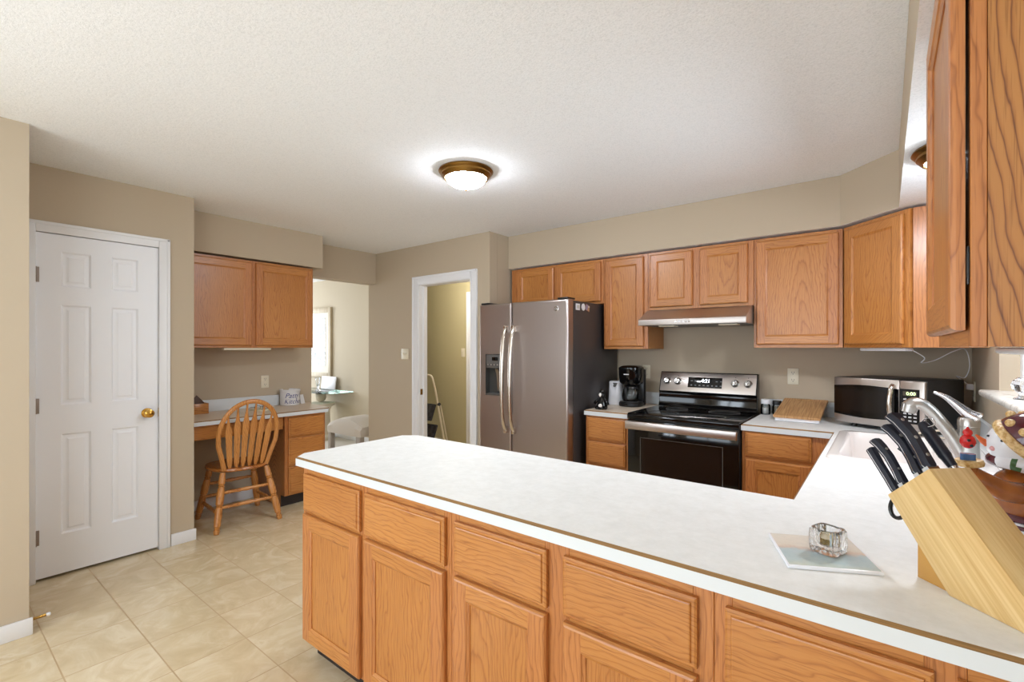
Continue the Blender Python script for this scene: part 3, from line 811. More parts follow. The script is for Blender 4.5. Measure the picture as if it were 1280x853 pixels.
b = B(); b.prism([(3.112, 1.0), (3.116, 1.0), (3.108, 1.19), (3.085, 1.198), (3.078, 1.19), (3.098, 1.15)], -2.60, -2.565, 'X', 0, 0.001)
part('paddle', b, 'nickel', fd)
b = B(); b.tube([(-2.53, 3.10, 1.198), (-2.53, 3.10, 1.14)], [0.018, 0.012], 12); part('spout', b, 'black_plastic', fd)
# bowed handles
for nm, x, par in (('handle', fys - 0.040, fd), ('handle', fys + 0.042, rd)):
    b = B()
    pts = smooth_pts([(x, 3.040, 1.535), (x, 3.008, 1.46), (x, 2.990, 1.30), (x, 2.984, 1.10), (x, 2.990, 0.90), (x, 3.008, 0.76), (x, 3.040, 0.69)], 6)
    b.tube(pts, 0.0165, 14, flat=0.8, up=(0, 1, 0))
    for z in (1.525, 0.70): b.box(x - 0.013, x + 0.013, 3.022, 3.0635, z - 0.028, z + 0.028, 0.004)
    part(nm, b, 'steel_handle', par, 'bowed polished handle')
b = B(); b.lathe([(0.021, 0), (0.021, 0.002), (0.018, 0.003), (0.017, 0.002)], (-1.975, 3.0639, 1.672), (0, -1, 0), 28)
for s in (-1, 1):
    b.tube([(-1.975 + s * 0.004 + 0.007 * math.cos(a), 3.0612, 1.672 + 0.010 * math.sin(a)) for a in [i * 0.45 * s + 0.6 for i in range(12)]], 0.0011, 6)
part('badge', b, 'chrome', rd, 'round silver badge with a curled monogram')
for x in (fx1 - 0.10, fx0 + 0.01):
    b = B(); b.box(x, x + 0.09, 3.075, 3.19, 1.7425, 1.757, 0.004); part('hinge_cover', b, 'black_plastic', fr_)
# magnets on its side
MS = fx1 + 0.0005
t_ = thing('fridge_magnet', 'square white magnet nearest the front on the dark fridge side', 'magnet', (MS, 3.20, 1.68), 'magnets on the fridge side')
b = B(); b.box(MS, MS + 0.004, 3.178, 3.238, 1.664, 1.714, 0.001); part('plate', b, 'white_plastic', t_)
b = B(); b.box(MS + 0.004, MS + 0.0046, 3.190, 3.226, 1.676, 1.702); part('print', b, mat('pale_print', (206, 202, 196), 0.5), t_)
b = B(); b.lathe([(0.0, 0), (0.027, 0), (0.028, 0.004), (0.02, 0.006), (0, 0.006)], (MS, 3.292, 1.692), (1, 0, 0), 28)
tag(part('fridge_magnet', b, 'white_plastic'), 'round white magnet in the middle of three on the fridge side', 'magnet', 'magnets on the fridge side')
b = B(Matrix.Translation((MS, 3.358, 1.690)) @ Matrix.Rotation(R(-14), 4, 'X')); b.box(0, 0.004, -0.034, 0.034, -0.026, 0.026, 0.001)
b.box(0.004, 0.0048, -0.030, 0.0, -0.022, 0.022, 0, 1).box(0.004, 0.0048, 0.002, 0.030, -0.022, 0.004, 0, 2).box(0.004, 0.0048, 0.006, 0.026, 0.006, 0.020, 0, 3)
tag(part('fridge_magnet', b, [mat('brown_magnet', (120, 84, 64), 0.5), mat('lilac_print', (150, 140, 170), 0.5), mat('tan_print', (196, 150, 110), 0.5), mat('pale_flower', (220, 210, 200), 0.5)]), 'tilted brown picture magnet furthest back on the fridge side', 'magnet', 'magnets on the fridge side')

# ------------------------------------------------------------------ range
rx0, rx1 = -1.455, -0.713; rxm = (rx0 + rx1) / 2
rg = thing('range', 'freestanding electric range with black glass top and stainless back panel', 'oven', (rxm, 3.5, 0))
b = B(); b.box(rx0, rx1, 3.225, 3.872, 0.06, 0.868, 0.002); part('body', b, 'black_matte', rg)
b = B(); b.box(rx0 + 0.03, rx1 - 0.03, 3.27, 3.85, 0.0, 0.06); part('plinth', b, 'toe', rg)
b = B(); b.prism([(3.196, 0.866), (3.800, 0.866), (3.800, 0.905), (3.212, 0.905), (3.196, 0.893)], rx0 - 0.002, rx1 + 0.002, 'X', 0, 0.003); ck = part('cooktop', b, 'black_gloss', rg)
for x, y, r_ in ((rx0 + 0.20, 3.36, 0.105), (rx1 - 0.20, 3.36, 0.08), (rx0 + 0.20, 3.65, 0.08), (rx1 - 0.20, 3.65, 0.105)):
    b = B(); b.tube([(x + r_ * math.cos(a * 0.1309), y + r_ * math.sin(a * 0.1309), 0.9052) for a in range(48)], 0.0007, 5, closed=True)
    part('burner_ring', b, 'grey_plastic', ck)
# back guard: black riser and tilted stainless control panel
gx0, gx1 = rx0 + 0.010, rx1 - 0.010
b = B(); b.prism([(3.760, 0.9055), (3.872, 0.9055), (3.872, 1.178), (3.828, 1.178), (3.775, 1.022), (3.790, 1.010), (3.785, 0.93)], gx0, gx1, 'X', 0, 0.004); bgd = part('back_guard', b, 'black_gloss', rg)
nx = Vector((0, -(1.172 - 1.026), -(3.826 - 3.777) * -1)).normalized()
# panel coordinates: u along x, v up the slope, w out of it
pv = Vector((0, 3.826 - 3.777, 1.172 - 1.026)); PH = pv.length; pv.normalize(); pn = Vector((0, -pv.z, pv.y))
PM = Matrix(((1, 0, 0, gx0), (0, pn.y, pv.y, 3.777), (0, pn.z, pv.z, 1.026), (0, 0, 0, 1)))   # local x=u, y=w, z=v
PW = gx1 - gx0
b = B(PM); b.box(0.008, PW - 0.008, 0.0008, 0.006, 0.0, PH, 0.002); cp = part('control_panel', b, 'steel', rg)
b = B(PM); b.box(PW * 0.315, PW * 0.665, 0.0062, 0.0095, 0.036, PH - 0.036, 0.006, seg=3); dsp = part('display', b, 'black_gloss', rg)
b = B(); text_mesh(b, '4:21', 0.040, PM @ Matrix(((1, 0, 0, PW * 0.50), (0, 0, 1, 0.0098), (0, 1, 0, 0.090), (0, 0, 0, 1)))); part('clock_digits', b, 'led', dsp)
KEY = mat('grey_key_mark', (130, 132, 134), 0.5)
for i in range(8):
    b = B(PM); b.box(PW * 0.345 + i * 0.031, PW * 0.345 + i * 0.031 + 0.013, 0.0096, 0.0100, 0.050, 0.058); part('key_mark', b, KEY, dsp)
for i in (0, 1, 6, 7):
    b = B(PM); b.box(PW * 0.345 + i * 0.031, PW * 0.345 + i * 0.031 + 0.015, 0.0096, 0.0100, 0.086, 0.092); part('key_mark', b, KEY, dsp)
for u in (0.062, 0.160 - 0.013, PW - 0.150, PW - 0.062):
    c = PM @ Vector((u, 0.006, PH * 0.52))
    b = B(); b.lathe([(0.029, 0), (0.029, 0.004), (0.024, 0.008), (0.021, 0.024), (0.018, 0.027), (0, 0.027)], c, pn, 26)
    bb = PM @ Matrix.Translation((u, 0.0, PH * 0.52))
    k_ = part('knob', b, 'nickel', rg, 'silver burner knob')
    b = B(bb @ Matrix.Rotation(R(25), 4, 'Y')); b.box(-0.006, 0.006, 0.030, 0.040, -0.021, 0.021, 0.002); part('grip', b, 'chrome', k_)
    b = B(bb); b.lathe([(0.003, 0), (0.003, 0.0006)], (0, 0.0062, 0.046), (0, 1, 0), 10); part('mark', b, 'black_plastic', k_)
# oven door with window and wide bar handle, storage drawer
b = B(); b.box(rx0 + 0.002, rx1 - 0.002, 3.198, 3.224, 0.245, 0.858, 0.004); od = part('oven_door', b, 'black_glass', rg)
b = B()
wx0, wx1, wz0, wz1 = rx0 + 0.105, rx1 - 0.105, 0.36, 0.735
b.box(wx0, wx1, 3.1965, 3.1975, wz0, wz1)
part('window', b, 'window_tint', od)
b = B()
for q in ((wx0 - 0.01, wx1 + 0.01, wz1, wz1 + 0.004), (wx0 - 0.01, wx1 + 0.01, wz0 - 0.004, wz0), (wx0 - 0.01, wx0 - 0.006, wz0, wz1), (wx1 + 0.006, wx1 + 0.01, wz0, wz1)): b.box(q[0], q[1], 3.1966, 3.1976, q[2], q[3])
part('window_border', b, 'grey_plastic', od)
b = B(); b.prism([(3.142, 0.800), (3.160, 0.794), (3.176, 0.800), (3.180, 0.846), (3.160, 0.856), (3.144, 0.852)], rx0 + 0.004, rx1 - 0.004, 'X', 0, 0.004, 3)
for x in (rx0 + 0.03, rx1 - 0.03): b.box(x - 0.018, x + 0.018, 3.17, 3.1975, 0.812, 0.842, 0.003)
part('handle', b, 'steel', od, 'wide stainless bar handle')
b = B(); b.box(rx0 + 0.002, rx1 - 0.002, 3.199, 3.224, 0.068, 0.236, 0.004); part('storage_drawer', b, 'black_matte', rg)

# range hood
hd = thing('range_hood', 'stainless under cabinet range hood above the range', 'hood', (rxm, 3.64, 1.535))
b = B(); b.prism([(3.388, 1.537), (3.388, 1.578), (3.565, 1.661), (3.926, 1.661), (3.926, 1.537)], -1.4555, -0.7125, 'X', 0, 0.002); part('shell', b, 'steel_hood', hd)
b = B(); b.box(-1.43, -0.735, 3.42, 3.86, 1.5355, 1.5368)
part('filter', b, 'grey_plastic', hd)
for x in (-1.32, -0.90):
    b = B(); b.box(x, x + 0.12, 3.44, 3.52, 1.526, 1.5355, 0.004); part('light_lens', b, 'ivory', hd)
for i in range(5):
    b = B(); b.lathe([(0.0075, 0), (0.0075, 0.003), (0.005, 0.005), (0, 0.005)], (-1.175 + i * 0.024, 3.3878, 1.558), (0, -1, 0), 14)
    part('button', b, 'chrome', hd)

# ------------------------------------------------------------------ microwave, set at an angle in the corner
mo = Vector((-0.248, 3.563, 0)); mu = Vector((0.874, -0.486, 0)); mn = Vector((-0.486, -0.874, 0))
MW, MH, MDp = 0.477, 0.276, 0.375
MM = frame_mtx((mo.x, mo.y, CT + 0.022), mu, mn)
mw = thing('microwave', 'stainless and black countertop microwave angled into the corner', 'microwave', MM @ Vector((MW / 2, -MDp / 2, -0.022)))
b = B(MM); b.box(0, MW, -MDp, -0.022, 0, MH, 0.004); part('case', b, 'black_matte', mw)
b = B(MM); b.box(0, MW * 0.745, -0.021, 0.0, 0.002, MH - 0.002, 0.005); md = part('door', b, 'steel', mw)
b = B(MM); b.box(MW * 0.748, MW, -0.021, 0.0, 0.002, MH - 0.002, 0.008, seg=3); mc = part('control_panel', b, 'steel', mw)
b = B(MM)
arc = [(0.003 + (MW * 0.742 - 0.003) * i / 12, 0.052 - 0.012 * math.sin(math.pi * i / 12)) for i in range(13)]
top = [(MW * 0.742 - (MW * 0.742 - 0.003) * i / 12, MH - 0.052 + 0.010 * math.sin(math.pi * i / 12)) for i in range(13)]
b.prism(arc + top, 0.0002, 0.0022, 'Y'); part('window', b, 'black_glass', md)
b = B(MM); b.box(MW * 0.10, MW * 0.60, 0.0023, 0.0028, 0.075, MH - 0.072); part('mesh_screen', b, 'window_tint', md)
b = B(MM); pts = smooth_pts([(MW * 0.690, 0.004, MH - 0.030), (MW * 0.690, 0.026, MH - 0.055), (MW * 0.682, 0.036, MH / 2), (MW * 0.690, 0.026, 0.055), (MW * 0.690, 0.004, 0.030)], 6)
b.tube(pts, 0.0125, 12, flat=0.65, up=tuple(mn)); part('handle', b, 'steel_handle', md, 'curved steel handle')
b = B(MM); b.box(MW * 0.752, MW * 0.948, 0.0002, 0.0022, 0.040, MH - 0.048, 0.0); 
part('keypad', b, 'black_gloss', mc)
b = B(MM); b.box(MW * 0.785, MW * 0.925, 0.0023, 0.003, MH - 0.084, MH - 0.060); part('display', b, 'slot', mc)
b = B(); text_mesh(b, '0:00', 0.026, MM @ Matrix(((1, 0, 0, MW * 0.866), (0, 0, 1, 0.0033), (0, 1, 0, MH - 0.073), (0, 0, 0, 1))), extrude=0.0002); part('clock_digits', b, 'led_green', mc)
KEY2 = mat('pale_key_mark', (190, 190, 190), 0.5)
for r_ in range(7):
    for c in range(3):
        b = B(MM); b.box(MW * 0.790 + c * 0.024, MW * 0.790 + c * 0.024 + 0.015, 0.0023, 0.0028, 0.052 + r_ * 0.0195, 0.060 + r_ * 0.0195); part('key_mark', b, KEY2, mc)
for x in (0.09, MW - 0.03):
    for y in (-0.05, -MDp + 0.05):
        b = B(MM); b.lathe([(0.014, -0.0215), (0.014, 0.0)], (x, y, 0), (0, 0, 1), 12); part('foot', b, 'black_plastic', mw)

# ------------------------------------------------------------------ sink and faucet
sk = thing('sink', 'white drop in sink with raised rim in the worktop', 'sink', (0.06, 2.85, CT))
b = B()
def rr(x0, x1, y0, y1, r_, z, n=6):
    o = []
    for cx, cy, a0 in ((x1 - r_, y1 - r_, 0), (x0 + r_, y1 - r_, 90), (x0 + r_, y0 + r_, 180), (x1 - r_, y0 + r_, 270)):
        for i in range(n + 1):
            a = R(a0 + 90 * i / n); o.append((cx + r_ * math.cos(a), cy + r_ * math.sin(a), z))
    return o
def basin(x0, x1, y0, y1):
    return [rr(x0, x1, y0, y1, 0.055, CT + 0.013), rr(x0 + 0.010, x1 - 0.010, y0 + 0.010, y1 - 0.010, 0.055, CT + 0.004), rr(x0 + 0.022, x1 - 0.022, y0 + 0.022, y1 - 0.022, 0.055, CT - 0.14), rr(x0 + 0.06, x1 - 0.06, y0 + 0.06, y1 - 0.06, 0.04, CT - 0.165)]
ox0, ox1, oy0, oy1 = -0.203, 0.350, 2.430, 3.270
b.loft([rr(ox0, ox1, oy0, oy1, 0.05, CT + 0.0006), rr(ox0 + 0.002, ox1 - 0.002, oy0 + 0.002, oy1 - 0.002, 0.05, CT + 0.008), rr(ox0 + 0.012, ox1 - 0.012, oy0 + 0.012, oy1 - 0.012, 0.05, CT + 0.0135)], 0, False)
# deck between rim and two bowls
bow = [(-0.160, 0.205, 2.470, 3.230)]
vs_o = [b._v(p) for p in rr(ox0 + 0.012, ox1 - 0.012, oy0 + 0.012, oy1 - 0.012, 0.05, CT + 0.0135)]
es = [b.bm.edges.new((vs_o[i], vs_o[(i + 1) % len(vs_o)])) for i in range(len(vs_o))]
for q in bow:
    vi = [b._v(p) for p in rr(*q, 0.055, CT + 0.0135)]
    es += [b.bm.edges.new((vi[i], vi[(i + 1) % len(vi)])) for i in range(len(vi))]
bmesh.ops.triangle_fill(b.bm, use_beauty=True, edges=es)
for q in bow:
    b.loft(basin(*q), 0, False); b.face(basin(*q)[-1])
bmesh.ops.remove_doubles(b.bm, verts=b.bm.verts, dist=0.0003)
part('basin', b, 'porcelain', sk, sharp=50)
for q in bow:
    b = B(); b.lathe([(0.04, 0), (0.04, 0.003), (0.03, 0.001), (0, 0.001)], ((q[0] + q[1]) / 2, (q[2] + q[3]) / 2, CT - 0.1645), (0, 0, 1), 24)
    part('drain', b, 'chrome', sk)
FX, FY = 0.262, 2.60
fa = thing('faucet', 'satin single lever pull out faucet behind the sink', 'faucet', (FX, FY, CT + 0.0137))
z0 = CT + 0.0139
b = B(); b.lathe([(0.040, 0), (0.040, 0.006), (0.034, 0.014), (0.032, 0.09), (0.033, 0.135), (0.033, 0.150), (0.0345, 0.152), (0.0345, 0.172), (0.030, 0.184), (0, 0.188)], (FX, FY, z0), (0, 0, 1), 32); part('body', b, 'nickel', fa)
b = B(); pts = smooth_pts([(0.246, FY, 0.945), (0.215, FY, 1.010), (0.178, FY, 1.070), (0.148, FY, 1.112), (0.122, FY, 1.135), (0.098, FY, 1.137), (0.084, FY, 1.124)], 6)
k = len(pts); b.tube(pts, [0.0255 - 0.003 * math.sin(i / (k - 1) * math.pi) + 0.004 * max(0, i / (k - 1) - 0.6) / 0.4 for i in range(k)], 20, up=(0, 1, 0)); part('spout', b, 'nickel', fa)
b = B(); b.lathe([(0.0, 0), (0.024, 0), (0.027, 0.003), (0.028, 0.020), (0.029, 0.034)], (0.078, FY, 1.100), (0.22, 0, 1), 24); b2 = part('spray_head', b, 'nickel', fa)
b = B(); b.lathe([(0.0, -0.002), (0.020, -0.002), (0.021, 0.001)], (0.0778, FY, 1.0995), (0.22, 0, 1), 24); part('nozzle', b, 'grey_plastic', b2)
b = B(); pts = smooth_pts([(0.288, FY, 1.090), (0.258, FY, 1.110), (0.222, FY, 1.146), (0.190, FY, 1.174), (0.158, FY, 1.189)], 6)
k = len(pts); b.tube(pts, [0.036 - 0.030 * (i / (k - 1)) ** 0.75 for i in range(k)], 16, flat=0.8, up=(0.6, 0, 0.8)); part('lever', b, 'chrome', fa)

# ------------------------------------------------------------------ lamps
def dome_lamp(label, x, y, z, r=0.165):
    t_ = thing('ceiling_lamp', label, 'ceiling lamp', (x, y, z), 'dome ceiling lamps')
    b = B(); s = r / 0.165
    b.lathe([(0.162 * s, -0.0015), (0.165 * s, -0.008), (0.158 * s, -0.016), (0.150 * s, -0.020), (0.150 * s, -0.030), (0.142 * s, -0.036), (0.138 * s, -0.044), (0.128 * s, -0.050), (0.122 * s, -0.046), (0.122 * s, -0.0015)], (x, y, z), n=48)
    part('ring', b, 'brass_old', t_, 'antique brass ring')
    b = B(); b.lathe([(0.121 * s, -0.040), (0.120 * s, -0.050), (0.110 * s, -0.066), (0.088 * s, -0.083), (0.055 * s, -0.095), (0.02 * s, -0.100), (0, -0.1005)], (x, y, z), n=48, cap=False)
    part('glass_dome', b, 'lamp_glass', t_, 'lit frosted glass')
    b = B(); b.lathe([(0.004, -0.100), (0.012, -0.103), (0.013, -0.108), (0.007, -0.112), (0.008, -0.117), (0, -0.121)], (x, y, z), n=16)
    part('finial', b, 'brass_old', t_)
    return t_
dome_lamp('brass rimmed dome lamp in the middle of the main ceiling', -1.990, 2.085, H)
dome_lamp('brass rimmed dome lamp under the soffit, half hidden by the near cabinet', 0.245, 2.44, SO)
point('hall_ceiling_light', (-3.95, 4.0, 2.28), 13, (1.0, 0.96, 0.88), 0.12)

# under cabinet lights and cord
t_ = thing('under_cabinet_light', 'slim white light bar under the diagonal corner cabinet', 'light', (0.12, 3.55, UB), 'under cabinet light bars')
b = B(frame_mtx((-0.10, 3.60, 0), (cdx, -cdx, 0), (-cdx, -cdx, 0))); b.box(0.0, 0.30, -0.02, 0.03, UB - 0.020, UB - 0.001, 0.006); part('housing', b, 'white_plastic', t_)
b = B(); b.tube(smooth_pts([(0.115, 3.385, UB - 0.012), (0.17, 3.42, UB - 0.055), (0.16, 3.47, UB - 0.085), (0.22, 3.52, UB - 0.07), (0.30, 3.56, UB - 0.02), (0.352, 3.62, UB - 0.012), (0.375, 3.68, UB - 0.10), (0.36, 3.72, UB - 0.17), (0.33, 3.78, 1.205), (0.39, 3.80, 1.15)], 8), 0.0024, 8); part('cord', b, 'white_plastic', t_)
t_ = thing('under_cabinet_light', 'white light fixture with rounded end under the near wall cabinet', 'light', (0.28, 1.3, UB), 'under cabinet light bars')
b = B(); b.box(0.20, 0.30, 1.10, 1.555, UB - 0.015, UB - 0.001, 0.006, seg=3); part('housing', b, 'white_plastic', t_)
t_ = thing('under_cabinet_light', 'slim pale light bar under the wall cabinet over the desk', 'light', (-4.36, 1.80, UB), 'under cabinet light bars')
b = B(); b.box(-4.30, -4.25, 1.60, 1.98, UB - 0.020, UB - 0.001, 0.005); part('housing', b, 'ivory', t_)

# outlets and switches
def plate(name, label, cat, pos, n, kind='outlet', w=0.070, h=0.115):
    n = Vector(n); u = Vector((-n.y, n.x, 0))
    mt = Matrix(((u.x, n.x, 0, pos[0]), (u.y, n.y, 0, pos[1]), (0, 0, 1, pos[2]), (0, 0, 0, 1)))
    t_ = thing(name, label, cat, pos, 'outlets and switches on the walls')
    b = B(mt); b.box(-w / 2, w / 2, 0.0006, 0.006, -h / 2, h / 2, 0.003); part('cover_plate', b, 'ivory', t_)
    if kind == 'outlet':
        for s in (-1, 1):
            b = B(mt); b.box(-0.016, 0.016, 0.0061, 0.0075, s * 0.026 - 0.018, s * 0.026 + 0.018, 0.006, 0, 3)
            b.box(-0.0085, -0.006, 0.0076, 0.0079, s * 0.026 - 0.003, s * 0.026 + 0.008, 0, 1).box(0.006, 0.0085, 0.0076, 0.0079, s * 0.026 - 0.003, s * 0.026 + 0.008, 0, 1)
            b.box(-0.0025, 0.0025, 0.0076, 0.0079, s * 0.026 - 0.012, s * 0.026 - 0.007, 0, 1)
            part('socket', b, ['ivory', 'slot'], t_)
    else:
        for x in ((-0.023, 0.023) if w > 0.1 else (0.0,)):
            b = B(mt); b.box(x - 0.006, x + 0.006, 0.0061, 0.008, -0.013, 0.013, 0.001); b.box(x - 0.0045, x + 0.0045, 0.008, 0.018, 0.0, 0.009, 0.001)
            part('toggle', b, 'ivory', t_)
    return t_
plate('wall_outlet', 'ivory double outlet on the stove wall above the cutting board', 'outlet', (-0.517, 3.9295, 1.166), (0, -1, 0))
plate('wall_outlet', 'ivory double outlet on the wall behind the coffee maker', 'outlet', (-1.612, 3.9295, 1.166), (0, -1, 0))
plate('wall_outlet', 'ivory outlet on the wall above the desk', 'outlet', (-4.5595, 2.065, 1.055), (1, 0, 0))
plate('light_switch', 'ivory double light switch beside the laundry doorway', 'light switch', (-4.047, 3.2995, 1.305), (0, -1, 0), 'switch', 0.116)
plate('light_switch', 'ivory light switch on the olive hall wall beyond the doorway', 'light switch', (-4.46, 4.6195, 1.308), (0, -1, 0), 'switch')
wo = plate('wall_outlet', 'white outlet with plug on the window wall beside the microwave', 'outlet', (0.4095, 3.805, 1.118), (-1, 0, 0))
b = B(); b.box(0.372, 0.4025, 3.785, 3.825, 1.128, 1.162, 0.004); part('plug', b, 'white_plastic', wo)

# ------------------------------------------------------------------ things on the short worktop
t_ = thing('coffee_maker', 'black drip coffee maker with glass carafe between fridge and range', 'coffee maker', (-1.645, 3.70, CT))
cx, cy = -1.634, 3.665
def oval(rx, ry, z, cx=cx, cy=cy, n=28, p=3.0):
    o = []
    for i in range(n):
        a = 2 * math.pi * i / n; c, s = math.cos(a), math.sin(a)
        o.append((cx + rx * math.copysign(abs(c) ** (2 / p), c), cy + ry * math.copysign(abs(s) ** (2 / p), s), z))
    return o
b = B(); b.loft([oval(0.084, 0.088, CT + 0.0005), oval(0.090, 0.094, CT + 0.008), oval(0.090, 0.094, CT + 0.028), oval(0.082, 0.086, CT + 0.038)]); part('base', b, 'black_plastic', t_)
b = B(); b.loft([oval(0.062, 0.062, CT + 0.0385, cy=cy - 0.012), oval(0.062, 0.062, CT + 0.042, cy=cy - 0.012)]); part('warming_plate', b, 'grey_plastic', t_)
b = B(); b.box(cx - 0.082, cx + 0.082, cy + 0.066, cy + 0.118, CT + 0.001, CT + 0.30, 0.012); part('water_tank', b, 'black_plastic', t_)
b = B(); b.loft([oval(0.070, 0.076, CT + 0.178), oval(0.086, 0.092, CT + 0.200), oval(0.090, 0.096, CT + 0.250), oval(0.090, 0.098, CT + 0.298), oval(0.092, 0.100, CT + 0.302), oval(0.090, 0.098, CT + 0.316), oval(0.066, 0.072, CT + 0.330), oval(0.02, 0.03, CT + 0.334)]); part('brew_head', b, 'black_gloss', t_)
b = B(); b.box(cx - 0.022, cx + 0.022, cy - 0.0985, cy - 0.0945, CT + 0.258, CT + 0.266, 0.001); part('name_strip', b, 'crock', t_, 'small pale strip')
b = B(); b.box(cx - 0.012, cx + 0.012, cy - 0.097, cy - 0.092, CT + 0.014, CT + 0.026, 0.002); part('power_switch', b, 'black_gloss', t_)
cp_ = (cx, cy - 0.014, CT + 0.0425)
b = B(); b.lathe([(0.0, 0.0), (0.058, 0.0), (0.068, 0.012), (0.072, 0.045), (0.066, 0.085), (0.052, 0.112), (0.048, 0.118), (0.046, 0.117), (0.050, 0.110), (0.063, 0.084), (0.069, 0.045), (0.065, 0.014), (0.0, 0.004)], cp_, n=32, cap=False); ca = part('carafe', b, 'glass', t_, 'clear glass carafe')
b = B(); b.lathe([(0.050, 0.1185), (0.052, 0.124), (0.040, 0.132), (0, 0.133)], cp_, n=28); part('lid', b, 'black_plastic', ca)
b = B(); b.lathe([(0.0535, 0.104), (0.0560, 0.104), (0.0530, 0.117), (0.0505, 0.117)], cp_, n=28, cap=False); part('band', b, 'black_plastic', ca)
b = B(); b.tube(smooth_pts([(cx, cy - 0.066, CT + 0.155), (cx, cy - 0.100, CT + 0.155), (cx, cy - 0.112, CT + 0.13), (cx, cy - 0.106, CT + 0.08), (cx, cy - 0.094, CT + 0.06)], 6), 0.010, 10, flat=0.7); part('handle', b, 'black_plastic', ca)

t_ = thing('can_opener', 'tall white can opener with dark cutter beside the fridge', 'can opener', (-1.775, 3.72, CT))
b = B(); b.loft([oval(0.056, 0.056, CT + 0.0005, -1.782, 3.695, p=3.5), oval(0.058, 0.058, CT + 0.01, -1.782, 3.695, p=3.5), oval(0.052, 0.052, CT + 0.19, -1.782, 3.70, p=4), oval(0.046, 0.046, CT + 0.198, -1.782, 3.70, p=4)]); part('body', b, 'white_plastic', t_)
b = B(); b.prism([(-1.785, CT + 0.185), (-1.748, CT + 0.185), (-1.755, CT + 0.168), (-1.762, CT + 0.158), (-1.772, CT + 0.160)], 3.634, 3.647, 'Y', 0, 0.002); b.lathe([(0.010, 0), (0.010, 0.008)], (-1.768, 3.636, CT + 0.160), (0, -1, 0), 16); part('cutter', b, 'grey_plastic', t_)

# small glossy figurine
fg = Vector((-1.722, 3.325, CT))
t_ = thing('figurine', 'small glossy black and white seated figurine on the short worktop', 'figurine', fg)
b = B(); b.lathe([(0.0, 0.0005), (0.036, 0.0005), (0.042, 0.012), (0.040, 0.035), (0.031, 0.062), (0.022, 0.080), (0.018, 0.088), (0.0, 0.09)], fg, n=24); bd = part('body', b, 'black_gloss', t_)
b = B(); b.ball(fg + Vector((0, -0.004, 0.108)), (0.024, 0.024, 0.026)); b.ball(fg + Vector((0, -0.004, 0.137)), (0.016, 0.016, 0.016)); part('head', b, 'black_gloss', t_)
b = B(); b.ball(fg + Vector((-0.004, -0.022, 0.112)), (0.012, 0.009, 0.016)); part('white_patch', b, 'porcelain', t_, 'white face patch')
b = B(); b.ball(fg + Vector((0.002, -0.034, 0.030)), (0.017, 0.009, 0.016)); part('white_patch', b, 'porcelain', t_, 'white belly patch')
for s in (-1, 1):
    b = B(); b.tube(smooth_pts([fg + Vector((s * 0.022, 0, 0.080)), fg + Vector((s * 0.044, -0.010, 0.060)), fg + Vector((s * 0.056, -0.016, 0.038))], 5), [0.010] * 5 + [0.012] * 5 + [0.008], 10); part('arm', b, 'black_gloss', t_)
    b = B(); b.ball(fg + Vector((s * 0.024, -0.036, 0.0128)), (0.016, 0.022, 0.012)); part('foot', b, 'black_gloss', t_)

# ------------------------------------------------------------------ things right of the range
def jar(x, y, r, h, lid_m, fill_m, label, fill=0.45):
    t_ = thing('spice_jar', label, 'jar', (x, y, CT), 'shaker jars beside the range')
    b = B(); b.lathe([(0, 0.0005), (r * 0.92, 0.0005), (r, 0.006), (r, h * 0.60), (r * 0.8, h * 0.70), (r * 0.78, h * 0.70), (r * 0.95, h * 0.59), (r * 0.94, 0.008), (0, 0.005)], (x, y, CT), n=28, cap=False); part('glass_body', b, 'glass', t_)
    b = B(); b.lathe([(0, 0.0056), (r * 0.92, 0.0085), (r * 0.92, h * fill), (0, h * fill + 0.003)], (x, y, CT), n=24); part('contents', b, fill_m, t_)
    b = B(); b.lathe([(r * 0.97, h * 0.705), (r * 0.99, h * 0.74), (r * 0.99, h * 0.97), (r * 0.92, h), (0, h)], (x, y, CT), n=28); part('lid', b, lid_m, t_)
jar(-0.672, 3.800, 0.031, 0.108, 'white_plastic', 'porcelain', 'round glass shaker jar with white lid beside the range')
jar(-0.604, 3.826, 0.029, 0.100, 'black_plastic', mat('peppercorn_fill', (120, 108, 92), 0.8), 'round glass shaker jar with black lid left of the cutting board', 0.6)

def board(label, m_, w, L, th, y0, z0, x0, ang, yaw, slot=False, name='cutting_board'):
    mt = Matrix.Translation((x0, y0, z0)) @ Matrix.Rotation(R(yaw), 4, 'Z') @ Matrix.Rotation(R(ang), 4, 'X')
    t_ = thing(name, label, 'cutting board', (x0 + w / 2, y0 + L / 2, z0), 'boards leaning on the backsplash')
    b = B(mt)
    if not slot: b.box(0, w, 0, L, 0, th, 0.004); part('board', b, m_, t_); return
    s0, s1, v0, v1 = w / 2 - 0.045, w / 2 + 0.045, L - 0.042, L - 0.020
    # board with a finger slot, as one ring of blocks
    o = [(0, 0), (w, 0), (w, L), (0, L)]; h_ = [(s0, v0), (s1, v0), (s1, v1), (s0, v1)]
    for z, flip in ((0, True), (th, False)):
        for i in range(4):
            j = (i + 1) % 4; q = [(*o[i], z), (*o[j], z), (*h_[j], z), (*h_[i], z)]; b.face(q[::-1] if flip else q)
    for p in (o, h_):
        for i in range(4):
            j = (i + 1) % 4; b.face([(*p[i], 0), (*p[j], 0), (*p[j], th), (*p[i], th)])
    bmesh.ops.remove_doubles(b.bm, verts=b.bm.verts, dist=1e-5)
    part('board', b, m_, t_)
board('brown wooden cutting board with finger slot leaning beside the microwave', 'bamboo', 0.262, 0.378, 0.016, 3.530, 0.9135, -0.578, 12.6, -2.0, True)
board('thin white cutting board tucked under the brown wooden one', 'white_plastic', 0.245, 0.300, 0.010, 3.505, CT + 0.0008, -0.566, 12.2, -1.0)

